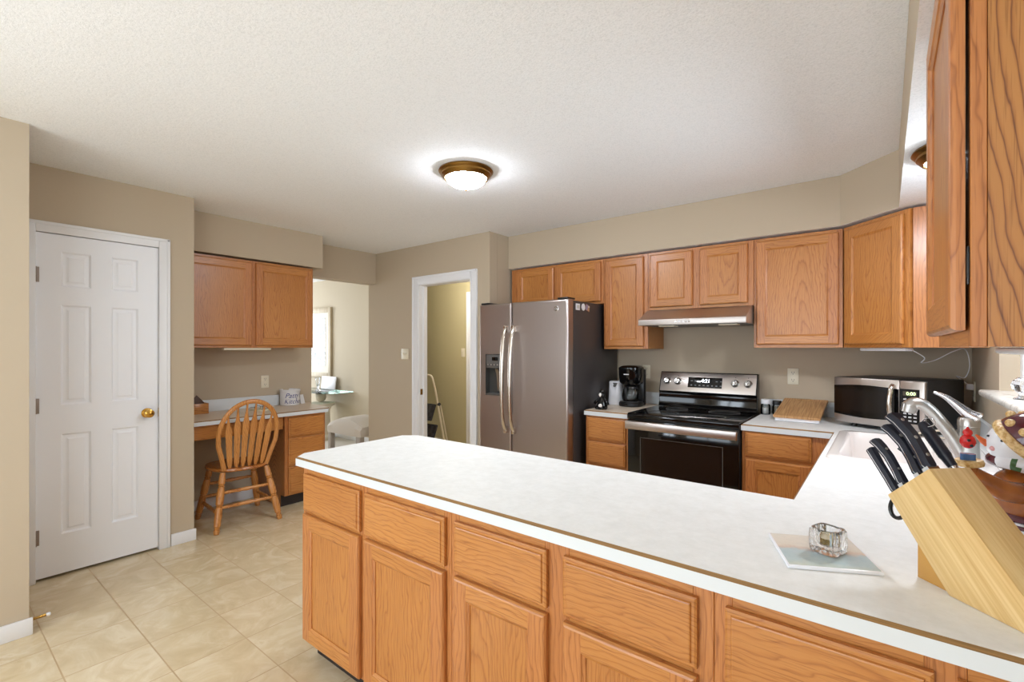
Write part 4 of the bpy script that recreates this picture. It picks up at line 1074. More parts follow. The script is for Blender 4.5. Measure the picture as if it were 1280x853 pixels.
# loose beige cable behind the faucet
b = B(); b.tube(smooth_pts([(0.10, 3.285, CT + 0.007), (0.17, 3.285, CT + 0.036), (0.24, 3.295, CT + 0.050), (0.31, 3.34, CT + 0.042), (0.355, 3.40, CT + 0.05), (0.372, 3.47, CT + 0.07)], 8), 0.006, 8)
b.tube(smooth_pts([(0.12, 3.30, CT + 0.006), (0.18, 3.295, CT + 0.007), (0.26, 3.30, CT + 0.012), (0.33, 3.35, CT + 0.020), (0.365, 3.42, CT + 0.03)], 8), 0.005, 8)
tag(part('power_cord', b, mat('beige_cord', (214, 200, 178), 0.5)), 'loops of beige power cord lying beside the microwave behind the faucet', 'cord')

# small ornament on the sill
t_ = thing('sill_ornament', 'clear glass ornament on the marble window sill', 'ornament', (0.405, 2.60, WZ0 + 0.026))
b = B(); b.lathe([(0.0, 0.0005), (0.022, 0.0005), (0.024, 0.004), (0.010, 0.012), (0.008, 0.022), (0.026, 0.040), (0.030, 0.058), (0.022, 0.074), (0.010, 0.084), (0.0, 0.086)], (0.405, 2.585, WZ0 + 0.026), n=10); part('body', b, 'crystal', t_, sharp=15)

# ------------------------------------------------------------------ coaster tile and votive on the peninsula
def poly_tile(c, z, th):
    b = B(); b.prism(c, z, z + th, 'Z', 0, 0.0015); return b
tc = [(-0.232, 1.345), (-0.164, 1.171), (0.000, 1.254), (-0.068, 1.428)]
t_ = thing('picture_tile', 'square ceramic tile with a pale seascape, under the crystal votive', 'tile', (-0.115, 1.30, CT))
part('tile_body', poly_tile(tc, CT + 0.0004, 0.0075), 'white_plastic', t_)
m = mat('painted_seascape', (200, 206, 204), 0.25); t = NT(m)
o = t.xyz(t.coord()); along = t.math('ADD', t.math('MULTIPLY', o[0], -0.364), t.math('MULTIPLY', o[1], 0.931))   # from the near edge to the far edge
wob = t.math('MULTIPLY_ADD', t.noise(t.coord(), 26, 3, 0.6), 0.05, -0.025)
f = t.math('MULTIPLY_ADD', t.math('ADD', along, wob), 5.2, 0.5)
pic = t.ramp(f, [(0.0, (196, 210, 200)), (0.16, (178, 206, 214)), (0.42, (176, 204, 214)), (0.50, (214, 194, 178)), (0.58, (228, 220, 206)), (1.0, (234, 230, 220))])
t.link(t.mix(0.2, pic, t.ramp(t.noise(t.coord(), 60, 3, 0.7), [(0.35, (190, 196, 194)), (0.6, (226, 222, 214))])), t.b.inputs['Base Color']); 
b = B(); b.prism(offset_poly(tc, 0.004), CT + 0.0080, CT + 0.0084); part('painting', b, m, t_, 'pale seascape painting')
vc = Vector((-0.102, 1.300, CT + 0.0086)); vr = R(18)
t_ = thing('votive_holder', 'square cut crystal votive holder standing on the picture tile', 'candle holder', vc)
mt = Matrix.Translation(vc) @ Matrix.Rotation(vr + R(-40), 4, 'Z')
b = B(mt)
def sq(r_, z, n=16, p=5.0, wav=0.0):
    o = []
    for i in range(n * 4):
        a = 2 * math.pi * i / (n * 4); c, s = math.cos(a), math.sin(a)
        k = r_ * (1 + wav * math.sin(a * 16)); o.append((k * math.copysign(abs(c) ** (2 / p), c), k * math.copysign(abs(s) ** (2 / p), s), z))
    return o
def ci(r_, z, n=16): return [(r_ * math.cos(2 * math.pi * i / (n * 4)), r_ * math.sin(2 * math.pi * i / (n * 4)), z) for i in range(n * 4)]
b.loft([sq(0.026, 0.0004), sq(0.029, 0.004, wav=0.03), sq(0.030, 0.018, wav=0.045), sq(0.030, 0.036, wav=0.045), sq(0.0295, 0.050, wav=0.03), sq(0.027, 0.055), ci(0.025, 0.0545), ci(0.023, 0.050), ci(0.020, 0.020), ci(0.010, 0.0165)], 0, False)
b.face(sq(0.026, 0.0004)[::-1]); b.face(ci(0.010, 0.0165))
bmesh.ops.remove_doubles(b.bm, verts=b.bm.verts, dist=1e-5)
part('crystal_body', b, 'crystal', t_, sharp=20)
t_ = thing('tea_light', 'small golden tea light inside the crystal votive holder', 'candle', vc + Vector((0, 0, 0.021)))
b = B(); b.lathe([(0, 0.0), (0.0165, 0.0), (0.0185, 0.012), (0.0165, 0.0118), (0.0155, 0.009), (0, 0.009)], vc + Vector((0, 0, 0.0215)), n=24); part('cup', b, 'brass', t_)
b = B(); b.lathe([(0, 0.0092), (0.0153, 0.0092), (0.0150, 0.0105), (0, 0.0105)], vc + Vector((0, 0, 0.0215)), n=20); part('wax', b, mat('cream_wax', (230, 214, 170), 0.5), t_)

# ------------------------------------------------------------------ knife block with knives
KU = Vector((0.697, -0.717, 0)); KN = Vector((0.717, 0.697, 0)); KP = Vector((0.045, 1.285, CT + 0.0004))
KM = Matrix(((KU.x, KN.x, 0, KP.x), (KU.y, KN.y, 0, KP.y), (0, 0, 1, KP.z), (0, 0, 0, 1)))     # x along base, y depth, z up
KW = 0.092
kb = thing('knife_block', 'slanted pale wood knife block at the right end of the peninsula', 'knife block', KM @ Vector((0.1, 0.05, 0)))
m = mat('pale_block_wood', (222, 190, 128), 0.45); t = NT(m)
o = t.xyz(t.coord())
# grain runs down the slope of the block
al = t.math('ADD', t.math('MULTIPLY', t.math('SUBTRACT', t.math('MULTIPLY', o[0], 0.697), t.math('MULTIPLY', o[1], 0.717)), 0.66), t.math('MULTIPLY', o[2], -0.75))
ac = t.math('ADD', t.math('MULTIPLY', t.math('SUBTRACT', t.math('MULTIPLY', o[0], 0.697), t.math('MULTIPLY', o[1], 0.717)), 0.75), t.math('MULTIPLY', o[2], 0.66))
dp_ = t.math('ADD', t.math('MULTIPLY', o[0], 0.717), t.math('MULTIPLY', o[1], 0.697))
g1 = t.noise(t.vec(t.math('MULTIPLY', ac, 150.0), t.math('MULTIPLY', dp_, 150.0), t.math('MULTIPLY', al, 4.0)), 1.0, 3, 0.6)
g2 = t.noise(t.vec(t.math('MULTIPLY', ac, 34.0), t.math('MULTIPLY', dp_, 34.0), t.math('MULTIPLY', al, 1.2)), 1.0, 2)
c = t.ramp(g1, [(0.3, (212, 176, 114)), (0.6, (230, 202, 148))])
t.link(t.mix(0.7, c, t.ramp(g2, [(0.35, (230, 214, 190)), (0.65, (255, 252, 246))]), 'MULTIPLY'), t.b.inputs['Base Color'])
M['block'] = m
b = B(KM)
A_, B_, D_, E_ = (-0.058, 0.153), (0.035, 0.234), (0.252, 0.0), (0.074, 0.0)
b.prism([(p[0], p[1]) for p in (A_, E_, D_, B_)], 0, KW, 'Y', 0, 0.002)
part('block', b, 'block', kb)
b = B(KM); b.prism([(0.0, 0.0), (0.0728, 0.0), (0.000, 0.084)], 0.012, KW - 0.012, 'Y', 0, 0.001); part('wedge', b, plain_wood('wedge_wood', 'Z', (206, 158, 84), (182, 132, 62), 60), kb)
ax = Vector((-0.64, 0, 0.768)); ea = Vector((B_[0] - A_[0], 0, B_[1] - A_[1]))   # knife axis and end face in block coordinates
def on_end(s, d): return Vector((A_[0], d, A_[1])) + ea * s
def knife(label, s, d, L, wd, th, rivets=3, bow=0.006, bolster=True, hm='navy'):
    p = on_end(s, d) + ax * 0.0008
    wv = Vector((0, 1, 0))                        # handle width runs across the block
    dv = Vector((0.768, 0, 0.64))
    t_ = thing('knife', label, 'knife', KM @ p, 'knives in the block')
    b = B(KM)
    prof = [(0.0, 0.36, 0), (0.05, 0.46, 0), (0.3, 0.40, bow * 0.6), (0.6, 0.42, bow), (0.85, 0.50, bow * 0.2), (0.97, 0.56, -bow * 0.8), (1.0, 0.40, -bow)]
    rings = []
    for f_, hw, sh in prof:
        c = p + ax * (L * f_ + (0.006 if bolster else 0)) + wv * sh
        r_ = []
        for a, e in ((-1, -.55), (-.6, -1), (.6, -1), (1, -.55), (1, .55), (.6, 1), (-.6, 1), (-1, .55)):
            r_.append(c + wv * (a * hw * wd) + dv * (e * th / 2))
        rings.append(r_)
    b.loft(rings); part('handle', b, hm, t_)
    b = B(KM)
    rings = []
    for f_, hw, sh in prof:
        c = p + ax * (L * f_ * 0.992 + (0.0065 if bolster else 0)) + wv * sh
        rings.append([c + wv * (a * (hw * wd + 0.0006)) + dv * (e * 0.0009) for a, e in ((-1, -1), (1, -1), (1, 1), (-1, 1))])
    b.loft(rings); part('tang', b, 'chrome', t_, 'thin bright steel tang')
    if bolster:
        b = B(KM); c = p
        b.loft([[c + ax * z + wv * (a * wd * 0.42) + dv * (e * th * 0.36) for a, e in ((-1, -1), (1, -1), (1, 1), (-1, 1))] for z in (0.0, 0.0075)]); part('bolster', b, 'chrome', t_)
    for k in range(rivets):
        f_ = (0.20, 0.52, 0.86)[k] if rivets == 3 else (0.3, 0.75)[k]
        c = p + ax * (L * f_ + (0.006 if bolster else 0)) + wv * (bow * (0.5 if f_ < 0.8 else 0.1))
        for sd in (-1, 1):
            b = B(KM); b.lathe([(wd * 0.13, 0), (wd * 0.12, 0.0006), (0, 0.0007)], c + dv * (sd * th / 2), dv * sd, 14); part('rivet', b, 'nickel', t_)
    return t_
knife('knife nearest the lower corner of the block with a plain glossy handle', 0.10, 0.014, 0.104, 0.020, 0.016, 0, -0.001, False)
knife('riveted knife standing second from the lower corner of the block', 0.30, 0.016, 0.106, 0.023, 0.017, 2, 0.005)
knife('large riveted chef knife with the tallest handle in the block', 0.89, 0.019, 0.126, 0.030, 0.021, 3, 0.007)
knife('riveted knife just below the large chef knife in the block', 0.68, 0.018, 0.114, 0.028, 0.018, 2, 0.007)
knife('short dark knife half hidden behind the middle knives in the block', 0.50, 0.046, 0.074, 0.022, 0.015, 0, 0.004)
# sharpening steel
p = on_end(0.84, 0.079)
t_ = thing('sharpening_steel', 'ribbed dark sharpening steel with a wire ring at the far side of the block', 'sharpening steel', KM @ p)
b = B(KM); rr_ = [(0.008, 0), (0.0085, 0.006), (0.0085, 0.010), (0.0090, 0.013), (0.0105, 0.03)]
for i in range(10): rr_ += [(0.0116, 0.034 + i * 0.0055), (0.0123, 0.0365 + i * 0.0055)]
rr_ += [(0.0125, 0.092), (0.0105, 0.106), (0.0085, 0.114), (0.0, 0.117)]
b.lathe([(r_, z) for r_, z in rr_ if z >= 0.010], p + ax * 0.001, ax, 20); part('handle', b, 'navy', t_)
b = B(KM); b.lathe([(0.0075, 0), (0.0085, 0.003), (0.0085, 0.0098)], p + ax * 0.001, ax, 18); part('collar', b, 'chrome', t_)
b = B(KM); c = p + ax * 0.114 + Vector((0.014, 0, 0.004)); b.tube([c + Vector((0.014 * math.cos(a), 0.004 * math.sin(a), 0.009 * math.sin(a))) for a in [i * 0.314 for i in range(20)]], 0.0012, 6, closed=True); part('ring', b, 'chrome', t_)
# scissors: the loop that shows below the block
t_ = thing('scissors', 'black scissor loop poking out under the lower corner of the knife block', 'scissors', KM @ Vector((-0.05, 0.03, 0.12)))
b = B(KM); c = Vector((-0.061, 0.03, 0.123)); b.tube([c + Vector((0.019 * math.cos(a) + 0.006 * math.sin(a), 0.0, 0.025 * math.sin(a))) for a in [i * 0.2618 for i in range(24)]], 0.0042, 8, closed=True); part('handle_loop', b, 'black_plastic', t_)

# ------------------------------------------------------------------ ceramic snowman jar
SR = Vector((0.787, 0.617, 0)); SD = Vector((-0.617, 0.787, 0))        # right and away, as seen from the kitchen side
def SP(px, py, d=0.0, w=1.15):
    """a point of the figurine: right/up offsets measured at its own distance"""
    r_ = (px - 640) / F_PX * (w + d); z = 1.37 - (py - 435.2) / F_PX * (w + d)
    return SR * r_ + SD * (w + d) + Vector((0, 0, z))
cen = SP(1296, 620)
sn = thing('cookie_jar', 'glazed ceramic snowman jar in brown coat, striped scarf and maroon hat', 'cookie jar', (cen.x, cen.y, CT))
M['coat'] = mat('amber_brown_glaze', (150, 82, 26), 0.10, spec=0.6); t = NT(M['coat'])
t.link(t.ramp(t.noise(t.coord(), 14, 3), [(0.35, (128, 64, 18)), (0.65, (176, 104, 40))]), t.b.inputs['Base Color'])
M['maroon'] = mat('maroon_glaze', (86, 34, 44), 0.10, spec=0.6)
M['snow'] = mat('white_glaze', (226, 228, 234), 0.10, spec=0.6)
M['fur'] = mat('cream_glaze', (222, 186, 122), 0.25); t = NT(M['fur']); n = t.noise(t.coord(), 90, 3, 0.6); t.bump(n, 0.8, 0.006)
t.link(t.ramp(n, [(0.35, (190, 146, 78)), (0.6, (232, 202, 146))]), t.b.inputs['Base Color'])
ZB = CT
def ell(rx, rz_, cz): return [(rx * math.sin(math.pi * i / 14), cz - rz_ * math.cos(math.pi * i / 14)) for i in range(15)]
c0 = Vector((cen.x, cen.y, 0))
b = B(); b.lathe([(0.0, ZB + 0.0005), (0.060, ZB + 0.0005), (0.076, ZB + 0.012), (0.083, ZB + 0.040), (0.082, ZB + 0.062), (0.0, ZB + 0.064)], c0, n=36); part('snow_base', b, 'snow', sn)
b = B(); b.lathe([(0.082, ZB + 0.060), (0.0865, ZB + 0.064), (0.0865, ZB + 0.072), (0.082, ZB + 0.078)], c0, n=36); b.lathe([(0.080, ZB + 0.042), (0.0850, ZB + 0.046), (0.0850, ZB + 0.053), (0.080, ZB + 0.056)], c0, n=36); part('hem_band', b, 'maroon', sn, 'maroon bands')
b = B()
for i in range(28):
    a = 2 * math.pi * i / 28
    b = B(); b.ball(c0 + Vector((0.0845 * math.cos(a), 0.0845 * math.sin(a), ZB + 0.0582)), (0.0045, 0.0045, 0.003), 0, 8, 6)
    part('bead', b, 'snow' if i % 2 else 'black_plastic', sn)
b = B(); b.lathe([(0.080, ZB + 0.076), (0.088, ZB + 0.084), (0.092, ZB + 0.105), (0.086, ZB + 0.135), (0.070, ZB + 0.160), (0.052, ZB + 0.176), (0.0, ZB + 0.180)], c0, n=36); part('coat', b, 'coat', sn, 'glossy brown coat')
# sleeve reaching out to the left with a cream cuff
sh = SP(1262, 612, -0.055); hand = SP(1212, 592, -0.045)
b = B(); pts = smooth_pts([SP(1285, 618, -0.045), SP(1256, 614, -0.060), SP(1232, 603, -0.055), hand], 6); k = len(pts); b.tube(pts, [0.026 - 0.007 * i / (k - 1) for i in range(k)], 18); part('sleeve', b, 'coat', sn)
b = B(); d_ = (SP(1211, 577, -0.045) - SP(1212, 592, -0.045)).normalized(); 
b.lathe([(0.020, 0.0), (0.0255, 0.003), (0.027, 0.010), (0.024, 0.016), (0.0, 0.017)], SP(1211, 583, -0.045), d_, 24); part('cuff', b, 'fur', sn, 'cream cuff')
b = B(); b.loft([oval(0.0135, 0.0115, z, SP(1209, 575, -0.045).x, SP(1209, 575, -0.045).y, 20, 4) for z in (SP(0, 577).z, SP(0, 562).z)]); bh = part('bird_perch', b, mat('blue_glaze', (66, 104, 158), 0.15), sn, 'small blue block under the bird')
b = B(); bp = SP(1209, 552, -0.045); b.ball(bp, (0.0145, 0.0125, 0.0165)); b.ball(bp + Vector((0, 0, 0.0205)), 0.0090); b.tube([bp + Vector((0, 0, 0.027)), bp + Vector((0, 0, 0.034))], [0.005, 0.0012], 10); br = part('bird', b, mat('red_glaze', (206, 34, 36), 0.12, spec=0.6), sn, 'red glazed bird')
b = B()
for q in ((-0.006, -0.0088, 0.004), (0.008, -0.0085, -0.002), (-0.002, -0.0115, -0.008)):
    b = B(); b.ball(bp + SR * q[0] + SD * q[1] + Vector((0, 0, q[2])), 0.0035, 0, 10, 6)
    part('spot', b, 'black_plastic', br)
# scarf, head, nose, tilted hat
b = B()
sc = []
for i in range(40):
    a = 2 * math.pi * i / 40; sc.append(c0 + Vector((0.048 * math.cos(a), 0.048 * math.sin(a), ZB + 0.188)) - SR * 0.036 - Vector((0, 0, 0.014)) * math.cos(a - 0.665))
rings = []
b.tube(sc, 0.0175, 14, closed=True, up=(0, 0, 1))
for f in b.bm.faces:
    cc_ = f.calc_center_median() - c0; k = int(((math.atan2(cc_.y, cc_.x) + math.pi) / (2 * math.pi)) * 40 + 0.01) % 8
    f.material_index = {0: 1, 1: 0, 2: 0, 3: 0, 4: 1, 5: 1, 6: 2, 7: 1}[k]
part('scarf', b, ['maroon', 'snow', mat('green_stripe', (70, 104, 66), 0.15)], sn, 'maroon and white striped scarf')
hc = SP(1267, 556)
VT = -(hc - Vector((0, 0, 1.37))); VT.z = 0; VT.normalize(); VL = Vector((-VT.y, VT.x, 0)) * -1    # towards the viewer side of the room, and sideways to it
if VL.dot(SR) > 0: VL = -VL
b = B(); b.ball(hc, (0.050, 0.050, 0.054), 0, 30, 18); part('head', b, 'snow', sn, 'white snowman head')
nb = hc + VL * 0.045 + VT * 0.008 + Vector((0, 0, -0.004)); nt = hc + VL * 0.066 + VT * 0.012 + Vector((0, 0, 0.017))
b = B(); b.tube([nb, nb + (nt - nb) * 0.5 + Vector((0, 0, -0.002)), nt], [0.0085, 0.0065, 0.002], 14); part('nose', b, mat('orange_glaze', (206, 96, 40), 0.2), sn, 'orange carrot nose')
for q in ((0.044, 0.020, 0.018), (0.020, 0.0445, 0.012)):
    b = B(); b.ball(hc + VL * q[0] + VT * q[1] + Vector((0, 0, q[2])), 0.0030, 0, 10, 6)
    part('eye', b, 'black_plastic', sn)
b = B(); b.ball(hc + VL * 0.036 + VT * 0.032 + Vector((0, 0, -0.010)), (0.006, 0.006, 0.006), 0, 12, 8); part('cheek', b, mat('pink_cheek', (226, 168, 170), 0.15), sn)
ha = (-VL * 0.72 + VT * 0.12 + Vector((0, 0, 0.66))).normalized()
b = B(); q = Vector((0, 0, 1)).rotation_difference(ha)
b.tube([hc + ha * 0.012 + q @ Vector((0.050 * math.cos(a), 0.050 * math.sin(a), 0)) for a in [i * 2 * math.pi / 40 for i in range(40)]], 0.0125, 12, closed=True); part('hat_brim', b, 'fur', sn, 'cream fur brim')
b = B(); b.lathe([(0.050, 0.012), (0.058, 0.024), (0.057, 0.045), (0.048, 0.066), (0.032, 0.080), (0.0, 0.086)], hc, ha, 36); hat = part('hat', b, 'maroon', sn, 'maroon knitted hat')
for a, t_f in ((0.3, 0.5), (1.6, 0.45), (2.9, 0.5), (4.2, 0.5), (5.3, 0.45), (3.6, 0.25), (2.2, 0.8)):
    rr2 = 0.057; b = B(); b.ball(hc + ha * (0.030 + 0.03 * t_f) + q @ Vector((rr2 * math.cos(a), rr2 * math.sin(a), 0)), (0.010, 0.010, 0.010), 0, 14, 8)
    part('hat_dot', b, 'fur', hat, 'cream dot')
b = B(); b.ball(hc + ha * 0.094, 0.016); part('pompom', b, 'fur', hat)

# ------------------------------------------------------------------ desk: chair and small things
CHM = Matrix.Translation((-4.075, 1.640, 0)) @ Matrix.Rotation(R(-94.5), 4, 'Z')     # local +y towards the chair back... (x across, -y front)
ch = thing('desk_chair', 'honey oak windsor chair with arrow slats and turned legs at the desk', 'chair', (-4.075, 1.640, 0))
b = B(CHM)
def seat_ring(s, z, y=0.0):
    o = []
    for i in range(36):
        a = 2 * math.pi * i / 36; x = math.cos(a); yy = math.sin(a)
        wx = 0.222 if yy < 0 else 0.222 - 0.035 * yy
        o.append((wx * s * math.copysign(abs(x) ** 0.75, x), 0.215 * s * math.copysign(abs(yy) ** 0.8, yy) + y, z))
    return o
b.loft([seat_ring(0.80, 0.420), seat_ring(0.96, 0.428), seat_ring(1.0, 0.438), seat_ring(0.985, 0.452), seat_ring(0.90, 0.455), seat_ring(0.55, 0.443), seat_ring(0.2, 0.441)]); part('seat', b, 'oak_seat', ch)
leg_prof = [(0.0, 0.014), (0.02, 0.016), (0.07, 0.019), (0.085, 0.014), (0.10, 0.019), (0.115, 0.014), (0.13, 0.020), (0.30, 0.0225), (0.42, 0.021), (0.435, 0.016), (0.45, 0.021), (0.465, 0.016), (0.48, 0.022), (0.60, 0.0235), (0.74, 0.020), (0.76, 0.015), (0.78, 0.021), (0.80, 0.015), (0.82, 0.021), (0.92, 0.019), (1.0, 0.016)]
feet = {}
for sx in (-1, 1):
    for sy in (-1, 1):
        p0 = Vector((sx * 0.225, sy * 0.245 if sy > 0 else -0.235, 0.0)); p1 = Vector((sx * 0.155, sy * 0.150, 0.425)); feet[(sx, sy)] = (p0, p1)
        b = B(CHM); b.turned(p0, p1, [(f_, r_ * 1.16) for f_, r_ in leg_prof], 16); part('leg', b, 'oak_chair_z', ch)
def onleg(k, f): p0, p1 = feet[k]; return p0 + (p1 - p0) * f
st_prof = [(0.0, 0.008), (0.04, 0.009), (0.12, 0.011), (0.14, 0.014), (0.16, 0.010), (0.18, 0.014), (0.20, 0.011), (0.36, 0.015), (0.40, 0.012), (0.5, 0.0165), (0.60, 0.012), (0.64, 0.015), (0.80, 0.011), (0.82, 0.014), (0.84, 0.010), (0.86, 0.014), (0.88, 0.011), (0.96, 0.009), (1.0, 0.008)]
for a, c, f_ in (((-1, 1), (1, 1), 0.42), ((-1, 1), (1, 1), 0.66), ((-1, -1), (1, -1), 0.42), ((-1, -1), (1, -1), 0.66), ((-1, -1), (-1, 1), 0.33), ((1, -1), (1, 1), 0.33)):
    b = B(CHM); b.turned(onleg(a, f_), onleg(c, f_), st_prof, 12); part('stretcher', b, 'oak_chair_y', ch)
# bow back, leaning away from the desk
def back_pt(x, h): return Vector((x, 0.165 + 0.36 * (h - 0.44) * 0.66 + 0.05 * max(h - 0.7, 0), h))
bow = []
for i in range(41):
    a = math.pi * i / 40; x = -0.206 * math.cos(a); 
    hgt = 0.70 + 0.265 * math.sin(a) ** 0.9
    bow.append((x, hgt))
pts = [back_pt(-0.150, 0.445), back_pt(-0.176, 0.55), back_pt(-0.202, 0.64)] + [back_pt(x, h_) for x, h_ in bow[1:-1]] + [back_pt(0.202, 0.64), back_pt(0.176, 0.55), back_pt(0.150, 0.445)]
pts = [p + Vector((0, 0.0, 0)) for p in pts]
b = B(CHM); b.tube(pts, 0.0175, 12, flat=0.75, up=(0, 1, 0)); part('bow', b, 'oak_chair_z', ch)
for i in range(6):
    s = (i - 2.5) / 2.5
    xb, xt = s * 0.112, s * 0.156
    ht = 0.70 + 0.265 * max(1 - (xt / 0.206) ** 2, 0) ** 0.45 - 0.006
    p0 = back_pt(xb, 0.445); p1 = back_pt(xt, ht)
    ww = [(0.0, 0.007), (0.10, 0.017), (0.18, 0.019), (0.62, 0.0225), (0.70, 0.0225), (0.80, 0.013), (0.88, 0.0075), (1.0, 0.006)]
    b = B(CHM); rings = []
    for f_, w_ in ww:
        c = p0 + (p1 - p0) * f_; w2 = w_ * 1.0; d_ = 0.0055
        rings.append([c + Vector((-w2, -d_ * .4, 0)), c + Vector((-w2 * .6, -d_, 0)), c + Vector((w2 * .6, -d_, 0)), c + Vector((w2, -d_ * .4, 0)), c + Vector((w2, d_ * .4, 0)), c + Vector((w2 * .6, d_, 0)), c + Vector((-w2 * .6, d_, 0)), c + Vector((-w2, d_ * .4, 0))])
    b.loft(rings); part('slat', b, 'oak_chair_z', ch)

# crock with blue lettering
ck_c = Vector((-4.482, 2.265, DT)); 
t_ = thing('crock', 'white stoneware crock with blue handwritten lettering on the desk', 'crock', ck_c)
b = B(); b.lathe([(0, 0.0006), (0.083, 0.0006), (0.088, 0.006), (0.088, 0.130), (0.092, 0.134), (0.093, 0.146), (0.090, 0.151), (0.084, 0.150), (0.082, 0.14), (0.080, 0.012), (0, 0.010)], ck_c, n=40, cap=False); part('pot', b, 'crock', t_)
b = B()
lang = math.atan2(0 - ck_c.y, 0 - ck_c.x) + 0.42
def bend(p):
    a = lang + p.x / 0.0886; return Vector((ck_c.x + 0.0886 * math.cos(a), ck_c.y + 0.0886 * math.sin(a), ck_c.z + p.y))
text_mesh(b, "Patty's", 0.064, Matrix(), bend=lambda p: bend(Vector((p.x, p.y + 0.093, 0))), shear=0.35, extrude=0)
text_mesh(b, "Kitchen", 0.058, Matrix(), bend=lambda p: bend(Vector((p.x, p.y + 0.038, 0))), shear=0.35, extrude=0)
part('lettering', b, 'blue_ink', t_, 'blue lettering')
b = B(Matrix.Translation((-4.478, 2.395, DT + 0.0006)) @ Matrix.Rotation(R(28), 4, 'Z')); b.prism([(-0.004, 0), (0.0, 0.0), (-0.022, 0.088), (-0.026, 0.088)], -0.030, 0.030, 'Y', 0); b.prism([(-0.045, 0), (-0.041, 0), (-0.022, 0.086), (-0.026, 0.086)], -0.030, 0.030, 'Y', 0)
tag(part('card', b, 'white_plastic'), 'small white folded card standing right of the crock on the desk', 'card')
# wooden box with a pointed end
bc = Vector((-4.47, 1.49, DT + 0.0005))
t_ = thing('wooden_box', 'small open wooden box with a pointed back on the desk at the wall edge', 'box', bc)
b = B(Matrix.Translation(bc)); b.box(-0.045, 0.045, -0.06, 0.06, 0, 0.006).box(0.039, 0.045, -0.06, 0.06, 0.0061, 0.085, 0.001).box(-0.045, 0.0389, -0.06, -0.054, 0.0061, 0.085).box(-0.045, 0.0389, 0.054, 0.06, 0.0061, 0.085); part('tray', b, 'oak_chair_y', t_)
b = B(Matrix.Translation(bc)); b.prism([(-0.054, 0.0062), (0.054, 0.0062), (0.054, 0.088), (0.0, 0.150), (-0.054, 0.088)], -0.046, -0.0395, 'X', 0, 0.0005); part('back_board', b, mat('dark_stained_wood', (84, 54, 34), 0.5), t_, 'dark pointed back board')
b = B(Matrix.Translation(bc)); b.box(-0.036, 0.034, -0.048, 0.048, 0.0063, 0.078, 0.003); part('contents', b, mat('brown_paper', (150, 112, 80), 0.7), t_)
# reading glasses on a notepad
gc = Vector((-4.30, 1.915, DT + 0.0005))
t_ = thing('notepad', 'small pale notepad lying on the desk behind the chair back', 'notepad', gc)
b = B(Matrix.Translation(gc) @ Matrix.Rotation(R(10), 4, 'Z')); b.box(-0.075, 0.075, -0.055, 0.055, 0, 0.008, 0.001); part('pages', b, mat('cream_paper', (226, 218, 190), 0.7), t_)
t_ = thing('eyeglasses', 'dark rimmed eyeglasses lying on the notepad on the desk', 'eyeglasses', gc + Vector((0, 0, 0.008)))
b = B(Matrix.Translation(gc + Vector((0, 0, 0.0262))))
for s in (-1, 1):
    b.tube([(0.012, s * 0.033 + 0.026 * math.cos(a), 0.017 * math.sin(a)) for a in [i * 0.3142 for i in range(20)]], 0.0017, 6, closed=True)
    b.tube([(0.012, s * 0.059, 0.006), (-0.06, s * 0.060, 0.0), (-0.095, s * 0.056, -0.012)], 0.0016, 6)
b.tube([(0.012, -0.008, 0.006), (0.014, 0.0, 0.009), (0.012, 0.008, 0.006)], 0.0016, 6)
part('frame', b, 'black_plastic', t_)

# ------------------------------------------------------------------ dining room seen through the opening
t_ = thing('bench_stool', 'pale grey upholstered stool with rounded top in the dining room', 'stool', (-5.40, 3.55, 0))
sc_ = Matrix.Translation((-5.26, 3.56, 0)) @ Matrix.Rotation(R(2), 4, 'Z')
b = B(sc_)
rings = []
for i in range(17):
    f_ = i / 16; x = -0.34 + 0.68 * f_; hh = 0.070 + 0.135 * max(math.sin(math.pi * (0.06 + 0.88 * f_)), 0) ** 0.6
    rings.append([(x, y, z) for y, z in [(-0.24, 0.30), (-0.245, 0.30 + hh * 0.6), (-0.21, 0.30 + hh * 0.92), (-0.12, 0.30 + hh), (0.12, 0.30 + hh), (0.21, 0.30 + hh * 0.92), (0.245, 0.30 + hh * 0.6), (0.24, 0.30)]])
b.loft(rings); part('cushion', b, 'grey_fabric', t_)
for sx in (-1, 1):
    for sy in (-1, 1):
        b = B(sc_); b.prism([(-0.030, -0.030), (0.030, -0.030), (0.030, 0.030), (-0.030, 0.030)], 0, 0.2995, 'Z', 0, 0.004)
        bmesh.ops.translate(b.bm, verts=b.bm.verts, vec=sc_.to_3x3() @ Vector((sx * 0.300, sy * 0.205, 0))); part('leg', b, 'grey_wood', t_)
# glass console with a stone ball pedestal against the dining wall
t_ = thing('console_table', 'glass topped console table on a pale stone pedestal by the dining wall', 'table', (-6.75, 3.85, 0))
b = B(); b.prism([(-7.32, 4.07), (-7.32, 3.60), (-6.35, 3.60), (-6.20, 3.72), (-6.18, 4.07)], 0.716, 0.728, 'Z', 0, 0.002); part('glass_top', b, 'green_glass', t_)
b = B(); b.lathe([(0.0, 0.002), (0.20, 0.002), (0.20, 0.05), (0.14, 0.08), (0.13, 0.42), (0.15, 0.48), (0.20, 0.51), (0.20, 0.545), (0.08, 0.555), (0.0, 0.556)], (-6.685, 3.85, 0), n=32); part('pedestal', b, 'stone', t_)
b = B(); b.ball((-6.685, 3.85, 0.636), 0.0790, 0, 24, 14); part('ball', b, 'stone', t_, 'pale stone ball')
t_ = thing('glass_vase', 'slim clear glass vase on the glass console table', 'vase', (-6.68, 3.80, 0.7285))
